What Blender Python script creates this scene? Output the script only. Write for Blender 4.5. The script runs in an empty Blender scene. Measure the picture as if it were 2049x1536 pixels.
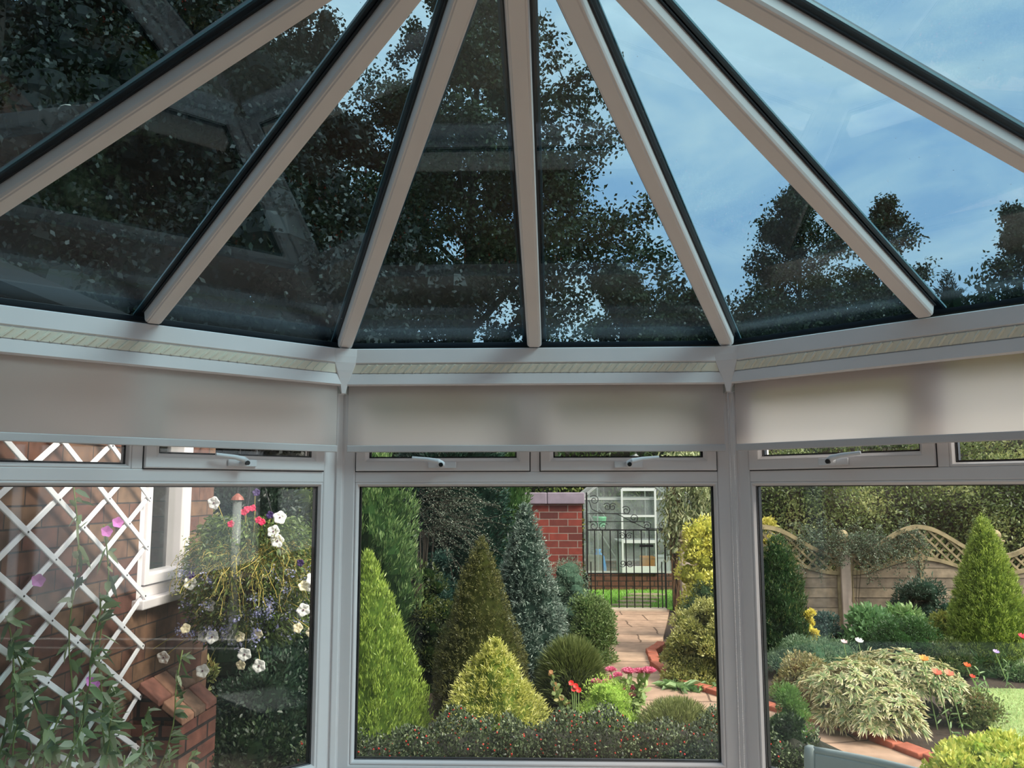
import bpy, math, random
import numpy as np
from mathutils import Vector, Matrix

rng = np.random.default_rng(11)
random.seed(11)
S = bpy.context.scene
COL = S.collection

# ------------------------------------------------------------------ camera
FPX = 1713.42
PITCH, ROLL, YAW = math.radians(7.105), math.radians(-0.084), math.radians(-1.927)
CAM = np.array([0.0237, -3.3926, 1.65])
_F = np.array([math.sin(YAW)*math.cos(PITCH), math.cos(YAW)*math.cos(PITCH), math.sin(PITCH)])
_R = np.array([math.cos(YAW), -math.sin(YAW), 0.0])
_U = np.cross(_R, _F)
_R2 = math.cos(ROLL)*_R + math.sin(ROLL)*_U
_U2 = -math.sin(ROLL)*_R + math.cos(ROLL)*_U
cd = bpy.data.cameras.new('camera'); cam = bpy.data.objects.new('camera', cd); COL.objects.link(cam)
cam.matrix_world = Matrix(((_R2[0], _U2[0], -_F[0], CAM[0]), (_R2[1], _U2[1], -_F[1], CAM[1]),
                           (_R2[2], _U2[2], -_F[2], CAM[2]), (0, 0, 0, 1)))
cd.sensor_width = 36.0; cd.lens = FPX/2049*36.0; cd.clip_start = 0.02; cd.clip_end = 500
S.camera = cam

def ray(x, y): return _F*FPX + _R2*(x-1024.5) - _U2*(y-768)
def onY(x, y, Y): d = ray(x, y); return CAM + d*(Y-CAM[1])/d[1]
def onX(x, y, X): d = ray(x, y); return CAM + d*(X-CAM[0])/d[0]
def onZ(x, y, Z): d = ray(x, y); return CAM + d*(Z-CAM[2])/d[2]
def mpp(Y): return (Y-CAM[1])/FPX          # metres per photo pixel at world depth Y

# ------------------------------------------------------------------ materials
def srgb(h):
    h = h.lstrip('#'); v = [int(h[i:i+2], 16)/255 for i in (0, 2, 4)]
    return tuple((c/12.92 if c <= .04045 else ((c+.055)/1.055)**2.4) for c in v)
_mats = {}
def newmat(name):
    m = bpy.data.materials.new(name); m.use_nodes = True
    nt = m.node_tree; nt.nodes.clear()
    out = nt.nodes.new('ShaderNodeOutputMaterial')
    return m, nt, out
def N(nt, t, **kw):
    n = nt.nodes.new(t)
    for k, v in kw.items():
        if k in n.inputs: n.inputs[k].default_value = v
        else: setattr(n, k, v)
    return n
def ramp(nt, stops, fac=None, interp='LINEAR'):
    r = nt.nodes.new('ShaderNodeValToRGB'); e = r.color_ramp.elements
    r.color_ramp.interpolation = interp
    while len(e) < len(stops): e.new(0.5)
    for el, (p, c) in zip(e, stops): el.position = p; el.color = (*c[:3], 1)
    if fac is not None: nt.links.new(fac, r.inputs[0])
    return r
def plain(name, col, rough=.5, metal=0, var=0.0, scale=30, bump=0.0, spec=.5):
    if name in _mats: return _mats[name]
    m, nt, out = newmat(name); c = srgb(col) if isinstance(col, str) else col
    b = N(nt, 'ShaderNodeBsdfPrincipled', Roughness=rough, Metallic=metal)
    b.inputs['Specular IOR Level'].default_value = spec
    b.inputs['Base Color'].default_value = (*c, 1)
    if var or bump:
        tc = N(nt, 'ShaderNodeTexCoord'); no = N(nt, 'ShaderNodeTexNoise', Scale=scale, Detail=5.0)
        nt.links.new(tc.outputs['Object'], no.inputs['Vector'])
        lo = tuple(max(0, x*(1-var)) for x in c); hi = tuple(min(1, x*(1+var)) for x in c)
        r = ramp(nt, [(.3, lo), (.7, hi)], no.outputs['Fac']); nt.links.new(r.outputs[0], b.inputs['Base Color'])
        if bump:
            bp = N(nt, 'ShaderNodeBump', Strength=bump, Distance=.01)
            nt.links.new(no.outputs['Fac'], bp.inputs['Height']); nt.links.new(bp.outputs[0], b.inputs['Normal'])
    nt.links.new(b.outputs[0], out.inputs[0]); _mats[name] = m
    return m
def leafmat(name, cols, trans=.35, gloss=.04):
    if name in _mats: return _mats[name]
    m, nt, out = newmat(name)
    a = N(nt, 'ShaderNodeAttribute', attribute_name='tone')
    k = len(cols)
    def soft(h):
        c = srgb(h); l = .3*c[0]+.6*c[1]+.1*c[2]; c = [x*.84+l*.16 for x in c]; return (c[0]*1.07, c[1], c[2]*.98)
    r = ramp(nt, [(i/(k-1) if k > 1 else 0, soft(c)) for i, c in enumerate(cols)], a.outputs['Fac'])
    d = N(nt, 'ShaderNodeBsdfDiffuse'); t = N(nt, 'ShaderNodeBsdfTranslucent'); g = N(nt, 'ShaderNodeBsdfGlossy', Roughness=.45)
    nt.links.new(r.outputs[0], d.inputs[0]); nt.links.new(r.outputs[0], t.inputs[0])
    x = N(nt, 'ShaderNodeMixShader', Fac=trans); nt.links.new(d.outputs[0], x.inputs[1]); nt.links.new(t.outputs[0], x.inputs[2])
    y = N(nt, 'ShaderNodeMixShader', Fac=gloss); nt.links.new(x.outputs[0], y.inputs[1]); nt.links.new(g.outputs[0], y.inputs[2])
    nt.links.new(y.outputs[0], out.inputs[0]); _mats[name] = m
    return m
def glassmat(name, tint, f0, specks=False, haze=0.0):
    if name in _mats: return _mats[name]
    m, nt, out = newmat(name)
    geo = N(nt, 'ShaderNodeNewGeometry'); L = nt.links
    dt = N(nt, 'ShaderNodeVectorMath', operation='DOT_PRODUCT'); L.new(geo.outputs['Normal'], dt.inputs[0]); L.new(geo.outputs['Incoming'], dt.inputs[1])
    ab = N(nt, 'ShaderNodeMath', operation='ABSOLUTE'); L.new(dt.outputs['Value'], ab.inputs[0])
    s1 = N(nt, 'ShaderNodeMath', operation='SUBTRACT'); s1.inputs[0].default_value = 1; L.new(ab.outputs[0], s1.inputs[1])
    pw = N(nt, 'ShaderNodeMath', operation='POWER'); L.new(s1.outputs[0], pw.inputs[0]); pw.inputs[1].default_value = 5
    ma = N(nt, 'ShaderNodeMath', operation='MULTIPLY_ADD'); L.new(pw.outputs[0], ma.inputs[0]); ma.inputs[1].default_value = 1-f0; ma.inputs[2].default_value = f0
    tr = N(nt, 'ShaderNodeBsdfTransparent'); tr.inputs[0].default_value = (*tint, 1)
    gl = N(nt, 'ShaderNodeBsdfGlossy', Roughness=0.0)
    mx = N(nt, 'ShaderNodeMixShader'); L.new(ma.outputs[0], mx.inputs[0]); L.new(tr.outputs[0], mx.inputs[1]); L.new(gl.outputs[0], mx.inputs[2])
    last = mx
    if specks or haze:
        tc = N(nt, 'ShaderNodeTexCoord'); df = N(nt, 'ShaderNodeBsdfDiffuse'); df.inputs[0].default_value = (.75, .78, .8, 1)
        no = N(nt, 'ShaderNodeTexNoise', Scale=(120.0 if specks else 3.0), Detail=3.0); L.new(tc.outputs['Object'], no.inputs['Vector'])
        if specks:
            r = ramp(nt, [(.76, (0, 0, 0)), (.78, (.8, .8, .8))], no.outputs['Fac'])
        else:
            r = ramp(nt, [(.35, (haze*.3,)*3), (.75, (haze,)*3)], no.outputs['Fac'])
        m2 = N(nt, 'ShaderNodeMixShader'); L.new(r.outputs[0], m2.inputs[0]); L.new(mx.outputs[0], m2.inputs[1]); L.new(df.outputs[0], m2.inputs[2])
        last = m2
    L.new(last.outputs[0], out.inputs[0]); _mats[name] = m
    return m
def brickmat(name, c1, c2, mortar, bw=.235, bh=.084, ms=.006, noise=.5, off=.5):
    if name in _mats: return _mats[name]
    m, nt, out = newmat(name); L = nt.links
    uv = N(nt, 'ShaderNodeUVMap', uv_map='uv')
    bt = N(nt, 'ShaderNodeTexBrick'); bt.offset = off
    bt.inputs['Color1'].default_value = (*srgb(c1), 1); bt.inputs['Color2'].default_value = (*srgb(c2), 1); bt.inputs['Mortar'].default_value = (*srgb(mortar), 1)
    bt.inputs['Scale'].default_value = 1; bt.inputs['Mortar Size'].default_value = ms; bt.inputs['Brick Width'].default_value = bw; bt.inputs['Row Height'].default_value = bh
    bt.inputs['Mortar Smooth'].default_value = .2; bt.inputs['Bias'].default_value = -.1
    L.new(uv.outputs[0], bt.inputs['Vector'])
    no = N(nt, 'ShaderNodeTexNoise', Scale=14.0, Detail=6.0); L.new(uv.outputs[0], no.inputs['Vector'])
    r = ramp(nt, [(.3, (1-noise,)*3), (.7, (1+noise*.2,)*3)], no.outputs['Fac'])
    mm = N(nt, 'ShaderNodeMixRGB', blend_type='MULTIPLY'); mm.inputs[0].default_value = 1
    L.new(bt.outputs['Color'], mm.inputs[1]); L.new(r.outputs[0], mm.inputs[2])
    b = N(nt, 'ShaderNodeBsdfPrincipled', Roughness=.8); L.new(mm.outputs[0], b.inputs['Base Color'])
    bp = N(nt, 'ShaderNodeBump', Strength=.6, Distance=.006); inv = N(nt, 'ShaderNodeMath', operation='SUBTRACT'); inv.inputs[0].default_value = 1
    L.new(bt.outputs['Fac'], inv.inputs[1]); L.new(inv.outputs[0], bp.inputs['Height']); L.new(bp.outputs[0], b.inputs['Normal'])
    L.new(b.outputs[0], out.inputs[0]); _mats[name] = m
    return m

UPVC = plain('white_upvc', (.74, .69, .70), .38, var=.03, scale=3)
UPVC_BAR = plain('roof_bar_upvc', (.76, .68, .65), .42, var=.04, scale=3)
CREAM = plain('cream_upvc', (.78, .73, .62), .5)
BLACK = plain('black_rubber', (.008, .009, .012), .5)
SPACER = plain('dark_spacer', (.012, .013, .018), .4)
CAPM = plain('charcoal_cap', (.02, .03, .04), .35)
TEAL = plain('teal_edge_gasket', (.16, .30, .32), .3)
HANDLE = plain('handle_white', (.72, .71, .74), .3)
CHROME = plain('keyhole_black', (.01, .01, .01), .3)
GLASS = glassmat('window_glass', (.985, .99, .985), .018, haze=.006)
ROOFG = glassmat('blue_tinted_roof_glass', (.47, .60, .66), .06, specks=True)
BRICK = brickmat('old_brown_brick', '#6e463b', '#7e6149', '#3b302c', ms=.004)
BRICKW = brickmat('window_wall_brick', '#6e4036', '#7a5040', '#2e2422', ms=.009)
BRICKR = brickmat('red_brick', '#8e3c30', '#4e2826', '#94857c', bw=.26, bh=.097, ms=.006, noise=.25)
STONEC = plain('coping_stone', '#8c7f8c', .6, var=.15, scale=8)
IRON = plain('black_iron', (.008, .008, .009), .45)
ALU = plain('greenhouse_aluminium', '#b9bcbb', .4)
WOODF = plain('weathered_timber', '#8f8060', .8, var=.35, scale=12, bump=.3)
WOODP = plain('pale_post_concrete', '#b5a396', .8, var=.12, scale=10)
SOIL = plain('dark_soil', '#3a2c22', .95, var=.4, scale=25, bump=.6)
TERRA = plain('terracotta', '#a65c46', .8, var=.25, scale=15, bump=.2)
TWIG = plain('inner_twigs', '#1a1a0c', .9, var=.3, scale=30)
BARK = plain('tree_bark', '#2c261f', .9, var=.3, scale=12, bump=.4)
TRELLIS = plain('white_trellis_plastic', (.88, .88, .91), .4)

# ------------------------------------------------------------------ mesh helpers
def setprops(o, label=None, cat=None, group=None, kind=None):
    if label: o['label'] = label
    if cat: o['category'] = cat
    if group: o['group'] = group
    if kind: o['kind'] = kind
    return o
def attach(o, parent):
    if parent is not None:
        o.parent = parent
        if parent.type == 'EMPTY': o.matrix_parent_inverse = Matrix.Translation(-Vector(parent.location))
def thing(name, label, cat, loc, group=None, kind=None):
    o = bpy.data.objects.new(name, None); COL.objects.link(o); o.location = Vector([float(v) for v in loc]); o.empty_display_size = .1
    return setprops(o, label, cat, group, kind)
def boxuv(me):
    uvl = me.uv_layers.new(name='uv')
    for p in me.polygons:
        n = p.normal
        h = Vector((n.x, n.y, 0))
        if abs(n.z) > .8: ax = (Vector((1, 0, 0)), Vector((0, 1, 0)))
        else:
            h.normalize(); ax = (Vector((-h.y, h.x, 0)), Vector((0, 0, 1)))
        for li in p.loop_indices:
            co = me.vertices[me.loops[li].vertex_index].co
            uvl.data[li].uv = (co.dot(ax[0]), co.dot(ax[1]))
class MB:
    def __init__(s): s.v = []; s.f = []
    def add(s, vs, fs):
        b = len(s.v); s.v += [tuple(float(c) for c in v) for v in vs]; s.f += [tuple(b+i for i in f) for f in fs]; return s
    def box(s, x0, x1, y0, y1, z0, z1):
        return s.add([(x0,y0,z0),(x1,y0,z0),(x1,y1,z0),(x0,y1,z0),(x0,y0,z1),(x1,y0,z1),(x1,y1,z1),(x0,y1,z1)],
                     [(0,3,2,1),(4,5,6,7),(0,1,5,4),(1,2,6,5),(2,3,7,6),(3,0,4,7)])
    def hexa(s, bot, top):
        k = len(bot)
        return s.add(list(bot)+list(top), [tuple(range(k))[::-1], tuple(range(k, 2*k))]+[(i, (i+1) % k, k+(i+1) % k, k+i) for i in range(k)])
    def bar(s, a, b, w, h, up=(0, 0, 1)):
        a = np.array(a, float); b = np.array(b, float); d = b-a; d /= np.linalg.norm(d)
        sd = np.cross(d, up); sd /= np.linalg.norm(sd); u = np.cross(sd, d)
        q = [(-w/2, -h/2), (w/2, -h/2), (w/2, h/2), (-w/2, h/2)]
        return s.hexa([a+sd*x+u*y for x, y in q], [b+sd*x+u*y for x, y in q])
    def sweepline(s, a, b, prof, side, up):
        side = np.array(side); up = np.array(up)
        return s.hexa([np.array(a)+side*x+up*y for x, y in prof], [np.array(b)+side*x+up*y for x, y in prof])
    def tube(s, pts, rad, k=6, cap=True):
        pts = [np.array(p, float) for p in pts]
        if not hasattr(rad, '__len__'): rad = [rad]*len(pts)
        base = len(s.v); prev = None
        for i, p in enumerate(pts):
            d = pts[min(i+1, len(pts)-1)]-pts[max(i-1, 0)]; d = d/(np.linalg.norm(d)+1e-9)
            r = np.array([1., 0, 0]) if abs(d[0]) < .8 else np.array([0, 1., 0])
            if prev is not None: r = prev
            a = r-d*np.dot(r, d); a /= np.linalg.norm(a)+1e-9; prev = a; b = np.cross(d, a)
            for j in range(k):
                t = 2*math.pi*j/k; s.v.append(tuple(p+(a*math.cos(t)+b*math.sin(t))*rad[i]))
        for i in range(len(pts)-1):
            for j in range(k):
                j2 = (j+1) % k; s.f.append((base+i*k+j, base+i*k+j2, base+(i+1)*k+j2, base+(i+1)*k+j))
        if cap:
            s.f.append(tuple(base+j for j in range(k))[::-1]); s.f.append(tuple(base+(len(pts)-1)*k+j for j in range(k)))
        return s
    def lathe(s, prof, c, k=16, sx=1, sy=1):
        base = len(s.v); n = len(prof)
        for r, z in prof:
            for j in range(k):
                t = 2*math.pi*j/k; s.v.append((c[0]+r*sx*math.cos(t), c[1]+r*sy*math.sin(t), c[2]+z))
        for i in range(n-1):
            for j in range(k):
                j2 = (j+1) % k; s.f.append((base+i*k+j, base+i*k+j2, base+(i+1)*k+j2, base+(i+1)*k+j))
        s.f.append(tuple(base+j for j in range(k))[::-1]); s.f.append(tuple(base+(n-1)*k+j for j in range(k)))
        return s
    def ball(s, c, r, k=8, sz=1.0):
        m = max(3, k//2)
        return s.lathe([(r*math.sin(math.pi*max(.02, min(.98, i/m))), -r*sz*math.cos(math.pi*i/m)) for i in range(m+1)], c, k)
    def build(s, name, mat, parent=None, smooth=False, bevel=0, uv=False):
        me = bpy.data.meshes.new(name); me.from_pydata(s.v, [], s.f)
        me.materials.append(mat)
        if smooth: me.polygons.foreach_set('use_smooth', [True]*len(me.polygons))
        o = bpy.data.objects.new(name, me); COL.objects.link(o)
        if uv: me.update(); boxuv(me)
        if bevel:
            b = o.modifiers.new('bevel', 'BEVEL'); b.width = bevel; b.segments = 2; b.limit_method = 'ANGLE'
        attach(o, parent)
        return o
def copyparts(root, dloc, label=None, group=None):
    """copy of a thing moved by dloc, with copies of its parts and sub-parts"""
    r = root.copy(); COL.objects.link(r); r.location = root.location+Vector(dloc)
    if label: r['label'] = label
    if group: r['group'] = group
    for ch in list(root.children):
        c = ch.copy(); COL.objects.link(c); c.parent = r
        for g in list(ch.children):
            d = g.copy(); COL.objects.link(d); d.parent = c
    return r

# leaves ------------------------------------------------------------
KITE = (np.array([(0, 0, 0), (.4, .5, .0), (1, 0, 0), (.4, -.5, .0)], float), np.array([(0, 1, 2, 3)]))
OVAL = (np.array([(0, 0, 0), (.25, .42, .1), (.68, .40, .1), (1, 0, 0), (.68, -.40, .1), (.25, -.42, .1)], float), np.array([(0, 1, 2, 3), (0, 3, 4, 5)]))
def unit(v): return v/(np.linalg.norm(v, axis=-1, keepdims=True)+1e-9)
def rnd(n, k=3): return rng.normal(size=(n, k))
class LV:
    """collects leaves and builds them as one mesh"""
    def __init__(s): s.V = []; s.F = []; s.T = []; s.n = 0
    def add(s, P, D, L, W, tone=None, tmpl=KITE, droop=0.0, flat=None):
        P = np.asarray(P, float); n = len(P)
        if n == 0: return s
        D = unit(np.asarray(D, float)); L = np.broadcast_to(L, (n,)); W = np.broadcast_to(W, (n,))
        q = rnd(n)
        if flat is not None: q = np.cross(D, np.array([0, 0, 1.])+flat*rnd(n))
        sd = unit(np.cross(D, q) if flat is None else q); nr = np.cross(sd, D)
        tv, tf = tmpl
        X = (P[:, None, :] + D[:, None, :]*(tv[None, :, 0:1]*L[:, None, None]) + sd[:, None, :]*(tv[None, :, 1:2]*W[:, None, None])
             + nr[:, None, :]*(tv[None, :, 2:3]*W[:, None, None]))
        if droop: X[:, :, 2] -= droop*L[:, None]*tv[None, :, 0]**2
        F = (tf[None]+np.arange(n)[:, None, None]*len(tv)).reshape(-1, 4)+s.n
        s.V.append(X.reshape(-1, 3)); s.F.append(F); s.n += n*len(tv)
        if tone is None: tone = rng.random(n)
        s.T.append(np.repeat(np.clip(np.broadcast_to(tone, (n,)), 0, 1), len(tf)))
        return s
    def core(s, mb, tone=.1):
        """opaque inner mass (quads only) given as an MB"""
        F = np.array([f for f in mb.f if len(f) == 4]); 
        if len(F) == 0: return s
        s.V.append(np.array(mb.v)); s.F.append(F+s.n); s.n += len(mb.v); s.T.append(np.full(len(F), tone)); return s
    def build(s, name, mat, parent=None):
        V = np.concatenate(s.V).astype(np.float32); F = np.concatenate(s.F).astype(np.int32); T = np.concatenate(s.T).astype(np.float32)
        me = bpy.data.meshes.new(name); me.vertices.add(len(V)); me.vertices.foreach_set('co', V.ravel())
        me.loops.add(len(F)*4); me.loops.foreach_set('vertex_index', F.ravel())
        me.polygons.add(len(F)); me.polygons.foreach_set('loop_start', np.arange(0, len(F)*4, 4, dtype=np.int32))
        me.update(calc_edges=True)
        a = me.attributes.new('tone', 'FLOAT', 'FACE'); a.data.foreach_set('value', T)
        me.materials.append(mat)
        o = bpy.data.objects.new(name, me); COL.objects.link(o); attach(o, parent)
        return o

PROF = {
 'cone':  lambda t: np.minimum(1, .72+t*1.6)*np.clip(1-t, 0, 1)**.8,
 'fat':   lambda t: np.minimum(1, .75+t*1.5)*np.clip(1-t**1.35, 0, 1)**.85,
 'egg':   lambda t: np.minimum(1, .8+t*1.2)*np.sqrt(np.clip(1-t**1.8, 0, 1)),
 'dome':  lambda t: np.sqrt(np.clip(1-t**2, 0, 1)),
 'ball':  lambda t: np.sqrt(np.clip(1-(2*t-1)**2, 0, 1)),
 'col':   lambda t: np.minimum(1, .85+t)*np.clip(1-t**5, 0, 1)**.7,
}
def lumps(seed, amp):
    r = np.random.default_rng(seed); ks = [(r.integers(2, 7), r.uniform(4, 16), r.uniform(0, 6.28)) for _ in range(6)]
    return lambda th, t: 1+amp*sum(np.sin(a*th+b*t+c) for a, b, c in ks)/3
def shell(n, prof, h, rx, ry, lump, depth=.12):
    p = PROF[prof]; t = rng.random(n*4); keep = rng.random(n*4) < (p(t)+.08); t = t[keep][:n]; n = len(t)
    th = rng.random(n)*2*math.pi; k = lump(th, t)*(1-depth*rng.random(n)**2)
    r = p(t)*k
    P = np.stack([rx*r*np.cos(th), ry*r*np.sin(th), t*h], 1)
    dr = (p(np.minimum(t+.02, 1))-p(np.maximum(t-.02, 0)))/.04*rx/h
    Nn = unit(np.stack([np.cos(th), np.sin(th), -dr], 1))
    return P, Nn, t
def corembs(prof, h, rx, ry, lump, c, s=.86, k=20, m=12):
    mb = MB(); p = PROF[prof]; v = []
    for i in range(m+1):
        t = i/m*.97
        for j in range(k):
            th = 2*math.pi*j/k; r = float(p(np.array(t)))*float(lump(th, t))*s+.003
            v.append((c[0]+rx*r*math.cos(th), c[1]+ry*r*math.sin(th), c[2]+t*h))
    mb.add(v, [(i*k+j, i*k+(j+1) % k, (i+1)*k+(j+1) % k, (i+1)*k+j) for i in range(m) for j in range(k)])
    return mb
SEED = [100]
def conifer(name, label, cat, c, h, rx, ry, cols, n, L, W, prof='cone', up=1.0, out=.6, jit=.35, spray=10, amp=.07, group=None, trans=.3, core=True, depth=.24, tipbright=.35):
    """c = ground point; sprays of short scale leaves all over a shell, an inner mass of twigs and a trunk"""
    SEED[0] += 1; lf = lumps(SEED[0], amp); root = thing(name, label, cat, c, group)
    na = max(20, n//spray); P, Nn, t = shell(na, prof, h, rx, ry, lf, depth); na = len(P)
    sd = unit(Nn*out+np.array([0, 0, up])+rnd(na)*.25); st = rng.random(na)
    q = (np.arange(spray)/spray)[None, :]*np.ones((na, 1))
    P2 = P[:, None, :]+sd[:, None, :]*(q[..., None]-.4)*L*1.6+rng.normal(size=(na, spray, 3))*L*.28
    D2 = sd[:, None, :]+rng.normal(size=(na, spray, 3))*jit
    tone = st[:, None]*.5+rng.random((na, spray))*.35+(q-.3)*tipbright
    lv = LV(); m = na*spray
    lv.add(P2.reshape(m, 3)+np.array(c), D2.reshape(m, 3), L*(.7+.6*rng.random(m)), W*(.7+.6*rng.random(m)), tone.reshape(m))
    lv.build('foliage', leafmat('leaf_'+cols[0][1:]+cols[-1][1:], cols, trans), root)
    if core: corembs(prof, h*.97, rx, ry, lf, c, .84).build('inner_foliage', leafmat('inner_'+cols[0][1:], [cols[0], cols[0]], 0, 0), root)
    MB().tube([(c[0], c[1], c[2]-.02), (c[0], c[1], c[2]+h*.5)], [max(.012, rx*.09), .008], 7).build('trunk', BARK, root)
    return root
def clumps(c, h, rx, ry, nc, rc, prof='dome'):
    lf = lumps(SEED[0], .12); P, Nn, t = shell(nc, prof, h, rx, ry, lf, .45)
    P = P*np.array([1-rc*.5/max(rx, .01), 1-rc*.5/max(ry, .01), 1]); P[:, 2] = np.clip(P[:, 2], rc*.5, h-rc*.5)
    return P+np.array(c), rc*(.7+.6*rng.random(len(P)))
def shrub(name, label, cat, c, h, rx, ry, cols, n, L, W, nc=30, rc=None, prof='dome', tmpl=OVAL, up=.5, out=.9, jit=.6, droop=0.0, group=None, trans=.35, core=.6, flat=None, build=True, coretone=True):
    SEED[0] += 1; root = thing(name, label, cat, c, group)
    rc = rc or .42*max(.05, min(rx, ry, h)); C, R = clumps(c, h, rx, ry, nc, rc, prof)
    k = np.arange(n) % len(C); u = unit(rnd(n)); u[:, 2] = np.abs(u[:, 2])*.9-.25; u = unit(u)
    P = C[k]+u*(R[k]*(.75+.35*rng.random(n)))[:, None]; D = unit(u*out+np.array([0, 0, up])+rnd(n)*jit)
    ct = rng.random(len(C)); tone = ct[k]*.4+rng.random(n)*.5+.1*u[:, 2]
    P[:, 2] = np.maximum(P[:, 2], c[2]+.01)
    lv = LV(); lv.add(P, D, L*(.7+.6*rng.random(n)), W*(.7+.6*rng.random(n)), tone, tmpl, droop, flat)
    lv.build('foliage', leafmat('leaf_'+cols[0][1:]+cols[-1][1:], cols, trans), root)
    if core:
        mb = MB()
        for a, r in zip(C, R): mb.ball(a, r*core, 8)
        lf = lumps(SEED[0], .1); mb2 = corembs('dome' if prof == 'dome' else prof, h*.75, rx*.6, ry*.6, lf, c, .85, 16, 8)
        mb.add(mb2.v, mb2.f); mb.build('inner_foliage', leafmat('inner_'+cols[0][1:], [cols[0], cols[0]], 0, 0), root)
    return root
def at(px, Y): p = onY(px, 978, Y); return np.array([p[0], Y, 0.0])
def topz(px, py, Y): return onY(px, py, Y)[2]

# ------------------------------------------------------------------ world and sun
w = bpy.data.worlds.new('sky'); S.world = w; w.use_nodes = True; nt = w.node_tree; nt.nodes.clear(); L_ = nt.links
wo = nt.nodes.new('ShaderNodeOutputWorld'); bg = nt.nodes.new('ShaderNodeBackground'); L_.new(bg.outputs[0], wo.inputs[0])
tc = nt.nodes.new('ShaderNodeTexCoord')
mp = nt.nodes.new('ShaderNodeMapping'); mp.inputs['Scale'].default_value = (1, 1, 2.2); mp.inputs['Location'].default_value = (.35, .1, .2); L_.new(tc.outputs['Generated'], mp.inputs[0])
n1 = N(nt, 'ShaderNodeTexNoise', Scale=3.4, Detail=8.0, Roughness=.56, Distortion=.5); L_.new(mp.outputs[0], n1.inputs['Vector'])
rr = ramp(nt, [(.34, (.50, .65, .84)), (.44, (.70, .80, .90)), (.53, (.92, .94, .95)), (.64, (1.12, 1.10, 1.06))], n1.outputs['Fac'])
L_.new(rr.outputs[0], bg.inputs[0]); bg.inputs[1].default_value = 1.0
sl = bpy.data.lights.new('sun', 'SUN'); sun = bpy.data.objects.new('sun', sl); COL.objects.link(sun)
sl.energy = 3.4; sl.angle = math.radians(24); sl.color = (1.0, .93, .80)
sdir = Vector((-.80, .38, -.78)).normalized()
sun.rotation_euler = sdir.to_track_quat('-Z', 'Y').to_euler(); sun.location = (10, -5, 12)
S.view_settings.view_transform = 'Standard'; S.view_settings.look = 'None'; S.view_settings.exposure = 0.95; S.view_settings.gamma = 1.0
S.view_settings.use_curve_mapping = False
cy = S.cycles
cy.max_bounces = 8; cy.diffuse_bounces = 3; cy.glossy_bounces = 3; cy.transmission_bounces = 4; cy.transparent_max_bounces = 24
cy.adaptive_threshold = .03; cy.use_denoising = True; cy.caustics_reflective = False; cy.caustics_refractive = False; cy.sample_clamp_indirect = 6
try: cy.denoiser = 'OPENIMAGEDENOISE'
except Exception: pass

# ================================================================== CONSERVATORY
Wd = 1.56; r2 = math.sqrt(.5); hx = Wd/2; ox = hx+Wd*r2; oy = -Wd*r2; YB = -4.6
class Facet:
    def __init__(s, O, U, Nn, W): s.O = np.array([*O, 0.]); s.U = np.array([*U, 0.]); s.N = np.array([*Nn, 0.]); s.W = W
    def p(s, u, n, z): return s.O+s.U*u+s.N*n+np.array([0, 0, z])
    def box(s, mb, u0, u1, n0, n1, z0, z1):
        q = [(u0, n0), (u1, n0), (u1, n1), (u0, n1)]
        return mb.hexa([s.p(u, n, z0) for u, n in q], [s.p(u, n, z1) for u, n in q])
    def ring(s, mb, u0, u1, z0, z1, prof):
        k = len(prof); v = []
        for cu, cz, su, sz in ((u0, z0, 1, 1), (u1, z0, -1, 1), (u1, z1, -1, -1), (u0, z1, 1, -1)):
            for d, n in prof: v.append(s.p(cu+su*d, n, cz+sz*d))
        return mb.add(v, [(a*k+i, a*k+(i+1) % k, ((a+1) % 4)*k+(i+1) % k, ((a+1) % 4)*k+i) for a in range(4) for i in range(k)])
FC = Facet((-hx, 0), (1, 0), (0, 1), Wd)
FR = Facet((hx, 0), (r2, -r2), (r2, r2), Wd)
FL = Facet((-ox, oy), (r2, r2), (-r2, r2), Wd)
FSL = Facet((-ox, YB), (0, 1), (-1, 0), oy-YB)
FSR = Facet((ox, oy), (0, -1), (1, 0), oy-YB)
ZB, ZT = .631, 1.669      # glass of the lower pane
FRAMEP = [(0, .062), (0, 0), (.0, -.0), (.040, 0), (.045, .004), (.045, .062)]
BEAD = [(0, .03), (0, .003), (.003, .001), (.008, .002), (.016, .017), (.016, .03)]
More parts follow.
